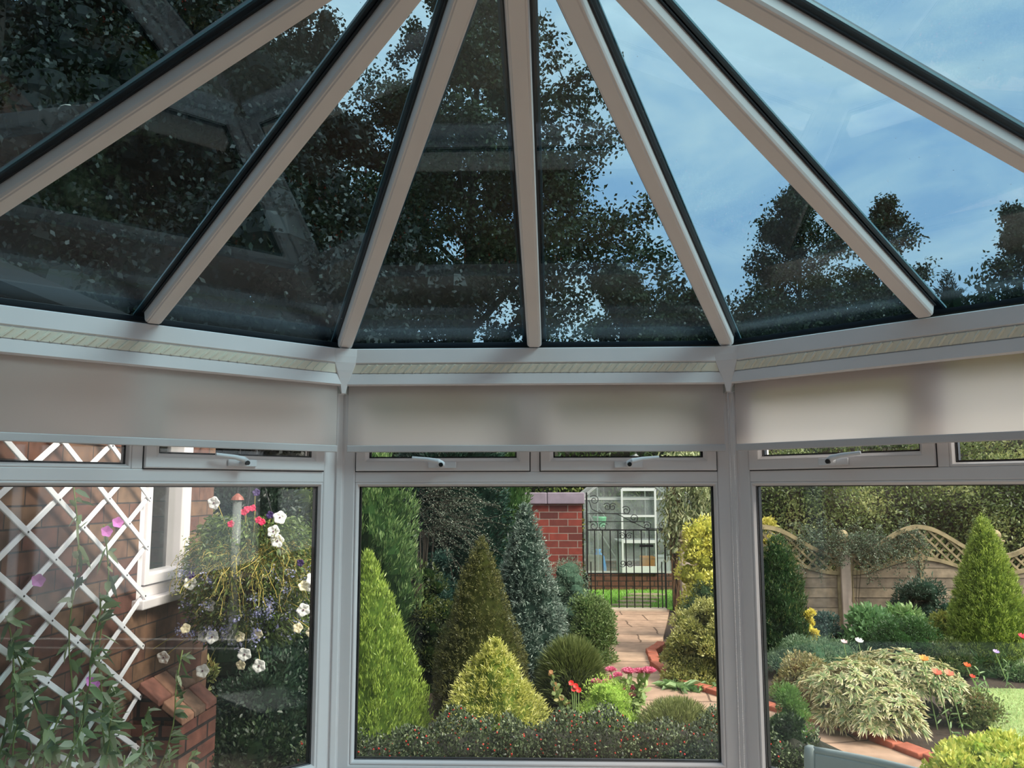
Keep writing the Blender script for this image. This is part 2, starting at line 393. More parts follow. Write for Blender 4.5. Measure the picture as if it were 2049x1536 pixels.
def window(n, F, label, tops, u0=.022, u1=None, mull=True):
    u1 = F.W-.022 if u1 is None else u1
    w_ = thing('window_%d' % n, label, 'window', F.p((u0+u1)/2, 0, ZB-.06), kind='structure')
    mb = MB(); F.ring(mb, u0, u1, ZB-.06, 2.098, FRAMEP)
    zt = ZT+.014
    um = (u0+u1)/2
    F.box(mb, u0+.045, u1-.045, 0.0005, .06, zt, zt+.042)       # transom
    F.box(mb, um-.0185, um+.0185, 0.0005, .06, zt+.042, 2.06)   # mullion
    mb.build('frame', UPVC, w_, bevel=.003)
    mb = MB(); F.ring(mb, u0+.045, u1-.045, ZB-.015, zt, BEAD); mb.build('glazing_bead', UPVC, w_, bevel=.0015)
    def pane(par, a, b, z0, z1, nn):
        g = MB(); F.box(g, a-.004, b+.004, nn, nn+.004, z0-.004, z1+.004); F.box(g, a-.004, b+.004, nn+.024, nn+.028, z0-.004, z1+.004)
        g.build('glass_pane', GLASS, par)
        sp = MB(); F.ring(sp, a-.008, b+.008, z0-.008, z1+.008, [(.0, nn+.0045), (.013, nn+.0045), (.013, nn+.0235), (0, nn+.0235)]); sp.build('spacer_bar', SPACER, par)
        gk = MB(); F.ring(gk, a-.004, b+.004, z0-.004, z1+.004, [(.0, nn-.003), (.0055, nn-.003), (.0055, nn-.0005), (0, nn-.0005)]); gk.build('gasket', BLACK, par)
    pane(w_, u0+.061, u1-.061, ZB, ZT, .018)
    zs0 = zt+.042
    for i, kind in enumerate(tops):
        a, b = (u0+.045, um-.0185) if i == 0 else (um+.0185, u1-.045)
        if kind == 'fixed':
            m2 = MB(); F.ring(m2, a, b, zs0, 2.06, BEAD); m2.build('glazing_bead', UPVC, w_, bevel=.0015)
            pane(w_, a+.016, b-.016, zs0+.016, 2.044, .018)
        else:
            a2, b2, z0, z1 = a+.003, b-.003, zs0+.003, 2.055
            m2 = MB(); F.ring(m2, a2, b2, z0, z1, [(0, .05), (0, -.008), (.003, -.012), (.036, -.012), (.040, -.010), (.052, .004), (.052, .05)])
            sash = m2.build('opening_sash', UPVC, w_, bevel=.0015)
            pane(sash, a2+.052, b2-.052, z0+.052, z1-.052, .006)
            gk = MB(); F.ring(gk, a, b, zs0, 2.06, [(-.001, .002), (.0035, .002), (.0035, .02), (-.001, .02)]); gk.build('weather_seal', BLACK, w_)
            # espagnolette handle
            sgn = -1 if kind == 'L' else 1
            uc = (a+b)/2+(-.0 if sgn < 0 else .0); zc = z0+.024; nn = -.012
            m2 = MB(); F.box(m2, uc-.055, uc+.055, nn-.010, nn, zc-.013, zc+.011)
            pts = [F.p(uc+.0*sgn, nn-.008, zc), F.p(uc, nn-.034, zc+.003), F.p(uc+sgn*.012, nn-.04, zc+.012), F.p(uc+sgn*.05, nn-.04, zc+.02), F.p(uc+sgn*.115, nn-.036, zc+.026)]
            m2.tube(pts, [.015, .0135, .011, .008, .007], 10)
            hd = m2.build('handle', HANDLE, sash, bevel=.002)
            m3 = MB(); m3.tube([F.p(uc, nn-.036, zc-.001), F.p(uc, nn-.050, zc-.001)], .0085, 10); m3.build('keyhole', CHROME, hd)
    return w_
window(1, FC, 'white centre bay window above the dwarf wall, two opening top lights', ('L', 'R'))
window(2, FL, 'white angled bay window at the left, brick wall and trellis behind it', ('fixed', 'L'))
window(3, FR, 'white angled bay window at the right, fence and lawn behind it', ('R', 'fixed'))
def plainwin(n, F, label):
    w_ = thing('window_%d' % n, label, 'window', F.p(F.W/2, 0, ZB-.06), kind='structure')
    k = 2
    for i in range(k):
        a = .022+i*(F.W-.044)/k; b = .022+(i+1)*(F.W-.044)/k
        mb = MB(); F.ring(mb, a, b, ZB-.06, 2.098, FRAMEP); F.box(mb, a+.045, b-.045, .0005, .06, ZT+.014, ZT+.06); mb.build('frame', UPVC, w_, bevel=.003)
        g = MB(); F.box(g, a+.04, b-.04, .018, .022, ZB-.02, ZT+.02); F.box(g, a+.04, b-.04, .018, .022, ZT+.055, 2.06); g.build('glass_pane', GLASS, w_)
plainwin(4, FSL, 'white side window run on the left side of the conservatory')
plainwin(5, FSR, 'white side window run on the right side of the conservatory')
# dwarf walls under the windows
PLAST = plain('painted_plaster', (.62, .58, .52), .8, var=.04, scale=6)
for F, nm in ((FC, 'front'), (FL, 'front_left'), (FR, 'front_right'), (FSL, 'left'), (FSR, 'right')):
    mb = MB(); F.box(mb, .0, F.W, .0, .2, 0, .565)
    o = mb.build('wall_'+nm, PLAST); setprops(o, 'low dwarf wall under the %s window' % nm.replace('_', ' '), 'wall', kind='structure')
    mb = MB(); F.box(mb, .04, F.W-.04, -.08, .0, .545, .571); o = mb.build('trim_%d' % (20+len(nm)), UPVC, bevel=.004); setprops(o, 'white window board along the %s window' % nm.replace('_', ' '), 'window board', kind='structure')
# corner posts
cor = [np.array([-ox, oy, 0]), np.array([-hx, 0, 0]), np.array([hx, 0, 0]), np.array([ox, oy, 0])]
cb = [np.array([math.cos(math.radians(a)), math.sin(math.radians(a)), 0]) for a in (-22.5, -67.5, -112.5, -157.5)]  # pointing inwards
for i, (c, b) in enumerate(zip(cor, cb)):
    t = np.array([-b[1], b[0], 0])
    root = thing('trim_%d' % (i+1), 'white angled corner post, %s of the bay' % ('far left', 'left of centre', 'right of centre', 'far right')[i], 'post', c, kind='structure')
    q = [c+b*.008-t*.024, c+b*.008+t*.024, c-b*.07+t*.05, c-b*.07-t*.05]
    MB().hexa([x+np.array([0, 0, 0.0]) for x in q], [x+np.array([0, 0, 2.1]) for x in q]).build('post', UPVC, root, bevel=.004)
    q = [c+b*.016-t*.011, c+b*.016+t*.011, c+b*.006+t*.014, c+b*.006-t*.014]
    MB().hexa([x+np.array([0, 0, 0.57]) for x in q], [x+np.array([0, 0, 2.06]) for x in q]).build('cover_strip', UPVC, root, bevel=.003)
    # funnel shaped cover over the beam joint
    lv_ = [(2.205, .062, .112), (2.175, .061, .112), (2.15, .056, .110), (2.12, .042, .103), (2.09, .029, .094), (2.062, .019, .087), (2.03, .010, .080)]
    mb = MB(); v = []
    for z, hw, p_ in lv_:
        for sx, dn in ((-1, -.035), (-.75, -.004), (.75, -.004), (1, -.035)): v.append(c+b*(p_+dn)+t*hw*sx+np.array([0, 0, z]))
        v.append(c+b*.02+t*hw+np.array([0, 0, z])); v.append(c+b*.02-t*hw+np.array([0, 0, z]))
    k = 6; n_ = len(lv_)
    mb.add(v, [(a*k+j, (a+1)*k+j, (a+1)*k+(j+1) % k, a*k+(j+1) % k) for a in range(n_-1) for j in range(k)]+[tuple(range(k)), tuple((n_-1)*k+j for j in range(k))[::-1]])
    mb.build('corner_cover', UPVC, root, bevel=.002)
# eaves beam with rope moulding
def ringpt(i, p, z):      # corner i (0..3) offset p inwards, plus ends -1 and 4
    if i == -1: return np.array([-ox+p, YB, z])
    if i == 4: return np.array([ox-p, YB, z])
    return cor[i]+cb[i]*(p/math.cos(math.radians(22.5)))+np.array([0, 0, z])
BEAM = [(-.09, 2.15), (-.05, 2.192), (.079, 2.206), (.083, 2.203), (.083, 2.150), (.077, 2.146), (.067, 2.108), (.073, 2.105), (.074, 2.066), (.066, 2.060), (.062, 2.060), (.062, 2.102), (-.09, 2.102)]
for i, nm in zip(range(-1, 4), ('left side', 'left bay', 'centre bay', 'right bay', 'right side')):
    root = thing('trim_%d' % (i+10), 'white eaves beam above the %s window with rope moulding' % nm, 'eaves beam', (ringpt(i, 0, 2.06)+ringpt(i+1, 0, 2.06))/2, kind='structure')
    a = [ringpt(i, p, z) for p, z in BEAM]; b = [ringpt(i+1, p, z) for p, z in BEAM]
    MB().hexa(a, b).build('beam', UPVC, root)
    st = [(.0775, 2.143), (.0685, 2.111), (.071, 2.110), (.080, 2.1425)]
    MB().hexa([ringpt(i, p, z) for p, z in st], [ringpt(i+1, p, z) for p, z in st]).build('rope_moulding', CREAM, root)
    A0, B0 = ringpt(i, .0705, 2.112), ringpt(i+1, .0705, 2.112); A1, B1 = ringpt(i, .0795, 2.141), ringpt(i+1, .0795, 2.141)
    ln = np.linalg.norm(B0-A0); mb = MB(); m = int(ln/.034)
    inn = unit(np.cross(B0-A0, [0, 0, 1.])); inn = inn*np.sign(np.dot(inn, -(cor[1]+cor[2]+cor[0]+cor[3])/4+0*inn) or 1)
    ctr = np.array([0, -1.8, 2.12]); inn = inn*(1 if np.dot(ctr-A0, inn) > 0 else -1)
    for k in range(2, m-2):
        u = k/m; du = .028/ln
        mb.tube([A0+(B0-A0)*u, (A0+(B0-A0)*(u+du*.5)+A1+(B1-A1)*(u+du*.5))/2+inn*.001, A1+(B1-A1)*(u+du)], .0052, 5)
    mb.build('rope_twist', CREAM, root)
# roof ---------------------------------------------------------------
AP = np.array([-.03, -1.883, 2.822])
roofroot = thing('ceiling', 'glazed lean roof of white bars radiating from one point with blue tinted glass', 'glass roof', (AP[0], AP[1], 2.2), kind='structure')
def barprof(wd): return [(-wd*.34, 0), (wd*.34, 0), (wd*.38, .004), (wd*.44, .004), (wd*.5, .012), (wd*.5, .040), (-wd*.5, .040), (-wd*.5, .012), (-wd*.44, .004), (-wd*.38, .004)]
feet = []
def mid(i): return (ringpt(i, .083, 2.207)+ringpt(i+1, .083, 2.207))/2
feet = [ringpt(0, .083, 2.207), mid(0), ringpt(1, .083, 2.207), mid(1), ringpt(2, .083, 2.207), mid(2), ringpt(3, .083, 2.207)]
names = ['corner bar at far left', 'bar over middle of left bay', 'hip bar at left of centre corner', 'middle bar above the centre window', 'hip bar at right of centre corner', 'bar over middle of right bay', 'corner bar at far right']
RIDGE = lambda y: np.array([AP[0], y, AP[2]])
side_y = [-2.45, -3.2, -3.95]
allbars = [(f, AP, n_) for f, n_ in zip(feet, names)]
for y in side_y:
    allbars.append((np.array([-ox+.083, y, 2.207]), RIDGE(y), 'side bar')); allbars.append((np.array([ox-.083, y, 2.207]), RIDGE(y), 'side bar'))
for k, (f, a, n_) in enumerate(allbars):
    d = a-f; dl = np.linalg.norm(d); d = d/dl; sd = unit(np.cross(d, [0, 0, 1.])); up = np.cross(sd, d)
    f0 = f-d*.0; a0 = a
    mb = MB(); mb.sweepline(f0, a0, barprof(.056), sd, up); b_ = mb.build('roof_bar', UPVC_BAR, roofroot, bevel=.0015)
    c0 = f-d*.05
    mb = MB(); mb.sweepline(c0, a0, [(-.040, .051), (.040, .051), (.034, .075), (-.034, .075)], sd, up); mb.build('bar_cap', CAPM, b_)
    mb = MB()
    for s_ in (-1, 1): mb.sweepline(c0, a0, [(s_*.040, .0515), (s_*.0465, .0515), (s_*.0465, .058), (s_*.040, .060)], sd, up)
    mb.build('cap_gasket', TEAL, b_)
    mb = MB()
    for s_ in (-1, 1): mb.sweepline(f0, a0, [(s_*.0285, .0385), (s_*.034, .0385), (s_*.034, .0425), (s_*.0285, .0425)], sd, up)
    mb.build('bar_gasket', BLACK, b_)
MB().box(AP[0]-.05, AP[0]+.05, YB, AP[1]-.02, AP[2]-.02, AP[2]+.06).build('ridge_beam', UPVC_BAR, roofroot, bevel=.004)
MB().lathe([(.02, -.07), (.09, -.05), (.12, -.01), (.12, .05), (.05, .09)], AP, 20).build('ridge_boss', UPVC_BAR, roofroot)
def pane(pts):
    pts = [np.array(p) for p in pts]; nrm = unit(np.cross(pts[1]-pts[0], pts[2]-pts[0])); nrm = nrm*(1 if nrm[2] > 0 else -1)
    mb = MB(); mb.hexa([p+nrm*.043 for p in pts], [p+nrm*.050 for p in pts]); mb.build('roof_pane', ROOFG, roofroot)
    # dark edge seal along the foot of the pane
    e = MB(); a, b = pts[0], pts[1]; inw = unit(np.array(pts[2])-(a+b)/2)
    e.hexa([a+nrm*.0405+inw*.075, b+nrm*.0405+inw*.075, b+nrm*.0425+inw*.105, a+nrm*.0425+inw*.105], [a+nrm*.0425, b+nrm*.0425, b+nrm*.0428+inw*.105, a+nrm*.0428+inw*.105])
    e.build('pane_seal', CAPM, roofroot)
def ext(p, top, e=.13):
    p = np.array(p, float); d = p-np.array(top); return p+d*(e/np.linalg.norm(d[:2]))
for k in range(6):
    pe = [feet[k], feet[k+1]]; cut = [0, 2, 4, 6]
    pane([ext(pe[0], AP, .141 if k in cut else .13), ext(pe[1], AP, .141 if (k+1) in cut else .13), AP])
for sx in (-1, 1):
    fx = sx*(ox-.083); ys = [oy-.03]+side_y+[YB]; c3 = feet[0] if sx < 0 else feet[6]
    pane([ext(c3, AP, .141), ext((fx, side_y[0], 2.207), RIDGE(side_y[0])), RIDGE(side_y[0]), AP])
    for k in range(1, 4): pane([ext((fx, ys[k], 2.207), RIDGE(ys[k])), ext((fx, ys[k+1], 2.207), RIDGE(ys[k+1])), RIDGE(ys[k+1]), RIDGE(ys[k])])
# house wall behind, floor
mb = MB(); mb.box(-4.5, -1.1, YB-.25, YB, 0, 4.6); mb.box(1.1, 4.5, YB-.25, YB, 0, 4.6); mb.box(-1.1, 1.1, YB-.25, YB, 2.1, 4.6)
mb.box(-1.1, 1.1, YB-.25, YB-.245, 0, 2.1)
o = mb.build('wall_back', PLAST); setprops(o, 'house wall behind the conservatory with a wide opening', 'wall', kind='structure')
mb = MB(); mb.box(-1.1, 1.1, YB-.24, YB-.2, 0, 2.1); o = mb.build('door_1', plain('brown_door', (.18, .12, .08), .5)); setprops(o, 'door between house and conservatory', 'door', kind='structure')
TILE = plain('beige_floor', (.60, .48, .40), .5, var=.1, scale=4)
fl = [(-ox, YB-.3), (ox, YB-.3), (ox, oy), (hx, 0), (-hx, 0), (-ox, oy)]
o = MB().hexa([(x, y, -.1) for x, y in fl], [(x, y, .0) for x, y in fl]).build('floor', TILE); setprops(o, 'beige floor of the conservatory', 'floor', kind='structure')

# roller blinds --------------------------------------------------------
m, nt, out = newmat('white_blind_fabric'); L_ = nt.links
d = N(nt, 'ShaderNodeBsdfDiffuse'); d.inputs[0].default_value = (.80, .78, .78, 1); t = N(nt, 'ShaderNodeBsdfTranslucent'); t.inputs[0].default_value = (1.0, .94, .905, 1)
x = N(nt, 'ShaderNodeMixShader', Fac=.86); L_.new(d.outputs[0], x.inputs[1]); L_.new(t.outputs[0], x.inputs[2]); L_.new(x.outputs[0], out.inputs[0])
FABRIC = m
def blind(F, label, chain=None):
    u0, u1 = .045, F.W-.045
    root = thing('roller_blind', label, 'roller blind', F.p(F.W/2, -.05, 1.80), 'white roller blinds half drawn over the top lights')
    mb = MB(); mb.add([F.p(u0, -.050, 1.826), F.p(u1, -.050, 1.826), F.p(u1, -.050, 2.085), F.p(u0, -.050, 2.085)], [(0, 1, 2, 3)]); f_ = mb.build('fabric', FABRIC, root)
    so = f_.modifiers.new('thickness', 'SOLIDIFY'); so.thickness = .0005
    mb = MB(); F.box(mb, u0-.002, u1+.002, -.058, -.046, 1.800, 1.827); mb.build('bottom_bar', plain('blind_bar', (.56, .51, .51), .45), root, bevel=.003)
    mb = MB(); mb.tube([F.p(u0, -.040, 2.078), F.p(u1, -.040, 2.078)], .015, 12); mb.build('roller_tube', UPVC, root)
    for e in (u0-.012, u1+.012):
        mb = MB(); F.box(mb, e-.004, e+.004, -.058, -.005, 2.03, 2.098); mb.build('bracket', plain('bracket_grey', (.5, .5, .48), .4), root, bevel=.002)
    if chain:
        mb = MB(); uc = F.W-.022
        zs = np.arange(.612, 2.06, .0062)
        for sx in (-1, 1):
            for z in zs: mb.ball(F.p(uc+sx*.008*min(1, (z-.60)/.03), -.062, z), .0022, 6)
            mb.tube([F.p(uc, -.062, .607)]+[F.p(uc+sx*.008*min(1, (z-.60)/.03), -.062, z) for z in zs[::8]], .0007, 4)
        mb.build('pull_chain', UPVC, root)
    return root
blind(FC, 'white roller blind over the centre window, bead chain at its right end', chain=True)
blind(FL, 'white roller blind over the left window beside the brick wall')
blind(FR, 'white roller blind over the right window above the fence view')

# chair by the right window ------------------------------------------------
CH = plain('pale_grey_green_paint', '#b4c0be', .35, var=.04, scale=5)
a = onZ(1618, 1490, .80); b_dir = np.array([r2, -r2, 0]); inn = np.array([-r2, -r2, 0])
root = thing('garden_chair', 'pale grey green chair with its back against the right window', 'chair', (a[0]+.25, a[1]-.4, 0))
def cp(s, n, z): return a*np.array([1, 1, 0])+b_dir*s+inn*n+np.array([0, 0, z])
mb = MB(); m_ = 10; v = []
for i in range(m_+1):
    s_ = .03+i/m_*.46; bow = .03*math.sin(math.pi*i/m_)
    v += [cp(s_, -bow+.0, .785), cp(s_, -bow+.022, .785), cp(s_, .03-bow+.022, .46), cp(s_, .03-bow, .46)]
mb.add(v, [(i*4+j, i*4+(j+1) % 4, (i+1)*4+(j+1) % 4, (i+1)*4+j) for i in range(m_) for j in range(4)]+[(0, 3, 2, 1), (m_*4, m_*4+1, m_*4+2, m_*4+3)]); mb.build('backrest', CH, root, bevel=.006)
mb = MB(); mb.tube([cp(.02+i/10*.48, -.03*math.sin(math.pi*i/10)+.01, .79) for i in range(11)], .013, 8); mb.build('top_rail', CH, root, smooth=True)
for s_ in (.012, .508):
    mb = MB(); mb.tube([cp(s_, .05, 0), cp(s_, .03, .45), cp(s_, .012, .77), cp(s_, .01, .797), cp(s_, .01, .803)], [.016, .018, .022, .020, .010], 12); mb.build('back_post', CH, root, smooth=True)
    mb = MB(); mb.tube([cp(s_, .48, 0), cp(s_, .46, .43)], [.014, .017], 10); mb.build('front_leg', CH, root, smooth=True)
mb = MB(); mb.hexa([cp(.01, .02, .42), cp(.51, .02, .42), cp(.53, .49, .43), cp(-.01, .49, .43)], [cp(.01, .02, .45), cp(.51, .02, .45), cp(.53, .49, .46), cp(-.01, .49, .46)]); mb.build('seat', CH, root, bevel=.01)

# ================================================================== GROUND
def flat(name, pts, z0, z1, mat, label, cat, kind='structure', uv=False):
    o = MB().hexa([(p[0], p[1], z0) for p in pts], [(p[0], p[1], z1) for p in pts]).build(name, mat, uv=uv)
    return setprops(o, label, cat, kind=kind)
# soil with the room's footprint left out
flat('ground', [(-40, .25), (45, .25), (45, 80), (-40, 80)], -.2, 0, SOIL, 'dark soil of the garden', 'soil')
flat('ground', [(-40, -6), (-2.2, -6), (-2.2, .25), (-40, .25)], -.2, 0, SOIL, 'dark soil left of the conservatory', 'soil')
flat('ground', [(2.2, -6), (45, -6), (45, .25), (2.2, .25)], -.2, 0, SOIL, 'dark soil right of the conservatory', 'soil')
# grass materials
def grassmat(name, c1, c2):
    m, nt, out = newmat(name); L_ = nt.links
    tc = N(nt, 'ShaderNodeTexCoord'); no = N(nt, 'ShaderNodeTexNoise', Scale=60.0, Detail=6.0); L_.new(tc.outputs['Object'], no.inputs['Vector'])
    n2 = N(nt, 'ShaderNodeTexNoise', Scale=3.0, Detail=3.0); L_.new(tc.outputs['Object'], n2.inputs['Vector'])
    ad = N(nt, 'ShaderNodeMath', operation='ADD'); L_.new(no.outputs['Fac'], ad.inputs[0]); L_.new(n2.outputs['Fac'], ad.inputs[1])
    hf = N(nt, 'ShaderNodeMath', operation='MULTIPLY'); L_.new(ad.outputs[0], hf.inputs[0]); hf.inputs[1].default_value = .5
    r = ramp(nt, [(.38, srgb(c1)), (.6, srgb(c2))], hf.outputs[0])
    b = N(nt, 'ShaderNodeBsdfPrincipled', Roughness=.9); L_.new(r.outputs[0], b.inputs['Base Color'])
    bp = N(nt, 'ShaderNodeBump', Strength=.7, Distance=.02); L_.new(no.outputs['Fac'], bp.inputs['Height']); L_.new(bp.outputs[0], b.inputs['Normal'])
    L_.new(b.outputs[0], out.inputs[0]); return m
LAWN = grassmat('lawn_grass', '#728f4c', '#a8be78'); LAWN2 = grassmat('far_lawn_grass', '#5f9a28', '#8cc244')
def grass(name, label, xs, ys, n, cols, inside=None, L=.03, W=.004):
    P = np.stack([rng.uniform(*xs, n), rng.uniform(*ys, n), np.full(n, .012)], 1)
    if inside: P = P[[inside(p) for p in P]]
    lv = LV(); m_ = len(P); lv.add(P, np.array([0, 0, 1.])+rnd(m_)*.5, L*(.6+.8*rng.random(m_)), W, None)
    o = lv.build(name, leafmat('leaf_'+cols[0][1:]+cols[-1][1:], cols, .4)); return setprops(o, label, 'grass', kind='stuff')
lp = [(3.05, 2.3), (3.15, 3.2), (3.38, 3.95), (3.6, 4.1), (5.0, 4.05), (7, 3.4), (7, 1.4), (5, .9), (3.4, 1.3)]
flat('lawn', lp, .0, .02, LAWN, 'pale green lawn at the lower right', 'lawn')
def inpoly(p, poly=lp):
    c = False; x, y = p[0], p[1]
    for i in range(len(poly)):
        x1, y1 = poly[i]; x2, y2 = poly[i-1]
        if (y1 > y) != (y2 > y) and x < (x2-x1)*(y-y1)/(y2-y1)+x1: c = not c
    return c
grass('grass', 'short pale grass blades of the lawn at the lower right', (3, 5.2), (1.4, 4.1), 40000, ['#86a058', '#b0c27c', '#c8d298'], inpoly, .025, .005)
flat('lawn', [(.5, 8.85), (7, 8.85), (7, 22), (-6, 22), (-6, 10.5), (.5, 10.5)], .0, .02, LAWN2, 'bright green lawn beyond the iron gate', 'lawn')
grass('grass', 'bright grass blades beyond the gate', (.5, 2.2), (8.9, 12), 14000, ['#5f9a28', '#8fc64a', '#a8d868'], None, .04, .008)
# paved path: outlines run from the gate to the curve past the right window
PATHM = None
m, nt, out = newmat('sandstone_flags'); L_ = nt.links
uv = N(nt, 'ShaderNodeUVMap', uv_map='uv'); nz = N(nt, 'ShaderNodeTexNoise', Scale=1.5, Detail=2.0); L_.new(uv.outputs[0], nz.inputs['Vector'])
mx = N(nt, 'ShaderNodeMixRGB', blend_type='ADD'); mx.inputs[0].default_value = .18; L_.new(uv.outputs[0], mx.inputs[1]); L_.new(nz.outputs['Color'], mx.inputs[2])
bt = N(nt, 'ShaderNodeTexBrick'); bt.offset = .37; bt.inputs['Scale'].default_value = 1; bt.inputs['Brick Width'].default_value = .72; bt.inputs['Row Height'].default_value = .52; bt.inputs['Mortar Size'].default_value = .010
bt.inputs['Color1'].default_value = (*srgb('#b99c86'), 1); bt.inputs['Color2'].default_value = (*srgb('#a98b78'), 1); bt.inputs['Mortar'].default_value = (*srgb('#6a5344'), 1)
L_.new(mx.outputs[0], bt.inputs['Vector'])
no = N(nt, 'ShaderNodeTexNoise', Scale=7.0, Detail=8.0); L_.new(uv.outputs[0], no.inputs['Vector'])
r = ramp(nt, [(.3, (.68, .66, .62)), (.7, (1.08, 1.05, 1.0))], no.outputs['Fac'])
mm = N(nt, 'ShaderNodeMixRGB', blend_type='MULTIPLY'); mm.inputs[0].default_value = 1; L_.new(bt.outputs[0], mm.inputs[1]); L_.new(r.outputs[0], mm.inputs[2])
b = N(nt, 'ShaderNodeBsdfPrincipled', Roughness=.8); L_.new(mm.outputs[0], b.inputs['Base Color'])
bp = N(nt, 'ShaderNodeBump', Strength=.4, Distance=.01); L_.new(no.outputs['Fac'], bp.inputs['Height']); L_.new(bp.outputs[0], b.inputs['Normal']); L_.new(b.outputs[0], out.inputs[0])
FLAGS = m
Lp = [(.62, 8.75), (.64, 6.5), (.55, 5.0), (.45, 4.0), (.45, 3.0), (.8, 2.1), (1.1, 1.55), (1.5, 1.0), (2.0, .3)]
Rp = [(1.78, 8.75), (1.36, 6.4), (1.08, 5.5), (1.05, 4.85), (1.16, 4.15), (1.43, 3.7), (1.86, 3.06), (2.15, 2.55), (2.5, 1.6)]
mb = MB(); v = [(x, y, .0) for x, y in Lp]+[(x, y, .0) for x, y in Rp]+[(x, y, .028) for x, y in Lp]+[(x, y, .028) for x, y in Rp]; k = len(Lp)
fs = [(2*k+i, 3*k+i, 3*k+i+1, 2*k+i+1) for i in range(k-1)]+[(i, 2*k+i, 2*k+i+1, i+1) for i in range(k-1)]+[(k+i, k+i+1, 3*k+i+1, 3*k+i) for i in range(k-1)]+[(0, k, 3*k, 2*k), (k-1, 3*k-1, 4*k-1, 2*k-1)]
mb.add(v, fs); o = mb.build('path', FLAGS, uv=True); setprops(o, 'curved sandstone flag path running from the gate past the windows', 'path', kind='structure')
flat('path', [(.62, 8.55), (1.72, 8.55), (1.74, 8.80), (.60, 8.80)], .0, .05, plain('pale_step_stone', '#c9b8a4', .8, var=.15, scale=9), 'pale stone threshold under the iron gate', 'step')
# terracotta edging bricks following the bed edge
ordn = ['first', 'second', 'third', 'fourth', 'fifth', 'sixth', 'seventh', 'eighth', 'ninth', 'tenth', 'eleventh', 'twelfth', 'thirteenth', 'fourteenth', 'fifteenth', 'sixteenth', 'seventeenth', 'eighteenth', 'nineteenth', 'twentieth', 'twenty-first', 'twenty-second']
def along(poly, step):
    P = [np.array(p, float) for p in poly]; out = []; d = step/2; acc = 0
    for a, b in zip(P, P[1:]):
        l = np.linalg.norm(b-a)
        while d <= acc+l: out.append((a+(b-a)*(d-acc)/l, (b-a)/l)); d += step
        acc += l
    return out
bm_ = MB(); bm_.box(-.103, .103, -.05, .05, -.035, .035)
brick0 = None
for i, (p, d) in enumerate(along([(1.30, 6.0), (1.12, 5.55), (1.09, 4.85), (1.20, 4.17), (1.47, 3.72), (1.9, 3.08), (2.19, 2.57), (2.5, 1.8)], .222)):
    lab = 'terracotta edging brick along the path bend, %s from the gate end' % ordn[i] if i < len(ordn) else None
    if brick0 is None: brick0 = bm_.build('edging_brick', TERRA, bevel=.008); o = brick0
    else: o = brick0.copy(); COL.objects.link(o)
    o.location = (p[0], p[1], .032); o.rotation_euler = (random.uniform(-.12, .12), random.uniform(-.06, .06), math.atan2(d[1], d[0])+random.uniform(-.08, .08))
    setprops(o, lab or 'terracotta edging brick at the near end of the path', 'edging brick', 'terracotta edging bricks beside the path')

# ================================================================== WALL, TRELLIS, LEFT WINDOW VIEW
WX = -1.9
def wallbox(mb, y0, y1, z0, z1): mb.box(WX-.25, WX, y0, y1, z0, z1)
y0w, y1w = .70, 1.30
mb = MB(); wallbox(mb, -.93, y0w, 0, 2.35); wallbox(mb, y1w, 1.62, 0, 2.35); wallbox(mb, y0w, y1w, 0, 1.12); wallbox(mb, y0w, y1w, 2.1, 2.35)
o = mb.build('wall_left', BRICK, uv=True); o.name = 'wall_outer_left'; setprops(o, 'brown brick wall of the neighbouring building behind the white trellis', 'brick wall', kind='structure')
mb = MB(); mb.box(WX-.25, WX-.02, .62, 1.62, 0, 1.10); 
wn = thing('window_6', 'narrow white casement window in the brick wall beside the trellis', 'window', (WX, 1.0, 1.12), kind='structure')
FW = Facet((WX, y1w), (0, -1), (-1, 0), y1w-y0w)      # seen from +x side
mb = MB(); FW.ring(mb, 0, .60, 1.14, 2.1, [(0, .12), (0, -.0), (.05, 0), (.056, .01), (.056, .12)]); mb.build('frame', UPVC, wn, bevel=.003)
mb = MB(); FW.ring(mb, .058, .542, 1.20, 2.04, [(0, .08), (0, -.012), (.045, -.012), (.055, .005), (.055, .08)]); sh = mb.build('opening_sash', UPVC, wn, bevel=.003)
mb = MB(); FW.box(mb, .11, .49, .04, .046, 1.25, 1.99); mb.build('glass_pane', GLASS, sh)
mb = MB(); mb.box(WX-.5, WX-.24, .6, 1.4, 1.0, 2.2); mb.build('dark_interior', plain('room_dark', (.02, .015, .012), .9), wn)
mb = MB(); mb.box(WX-.06, WX+.055, y0w-.04, y1w+.06, 1.095, 1.14); mb.build('window_sill', UPVC, wn, bevel=.006)
# flat eaves of that building
mb = MB(); mb.box(WX-3, WX+.12, -.93, 1.75, 2.35, 2.42); o = mb.build('roof_outer', plain('dark_fascia', '#2b2523', .6)); setprops(o, 'dark flat roof edge on the neighbouring brick building', 'roof', kind='structure')
mb = MB(); mb.box(-3.6, -3.4, -6, -.93, 0, 4.6); o = mb.build('wall_added_screen', BRICK, uv=True); setprops(o, 'unseen brick wall added at the left to darken the glass reflection', 'brick wall', kind='structure')  # added out-of-view wall; keeps bright sky from reflecting in the right pane
mb = MB(); mb.box(WX-3, WX-.25, 1.37, 1.62, 0, 2.35); o = mb.build('wall_outer_end', BRICK, uv=True); setprops(o, 'end wall of the neighbouring brick building', 'brick wall', kind='structure')
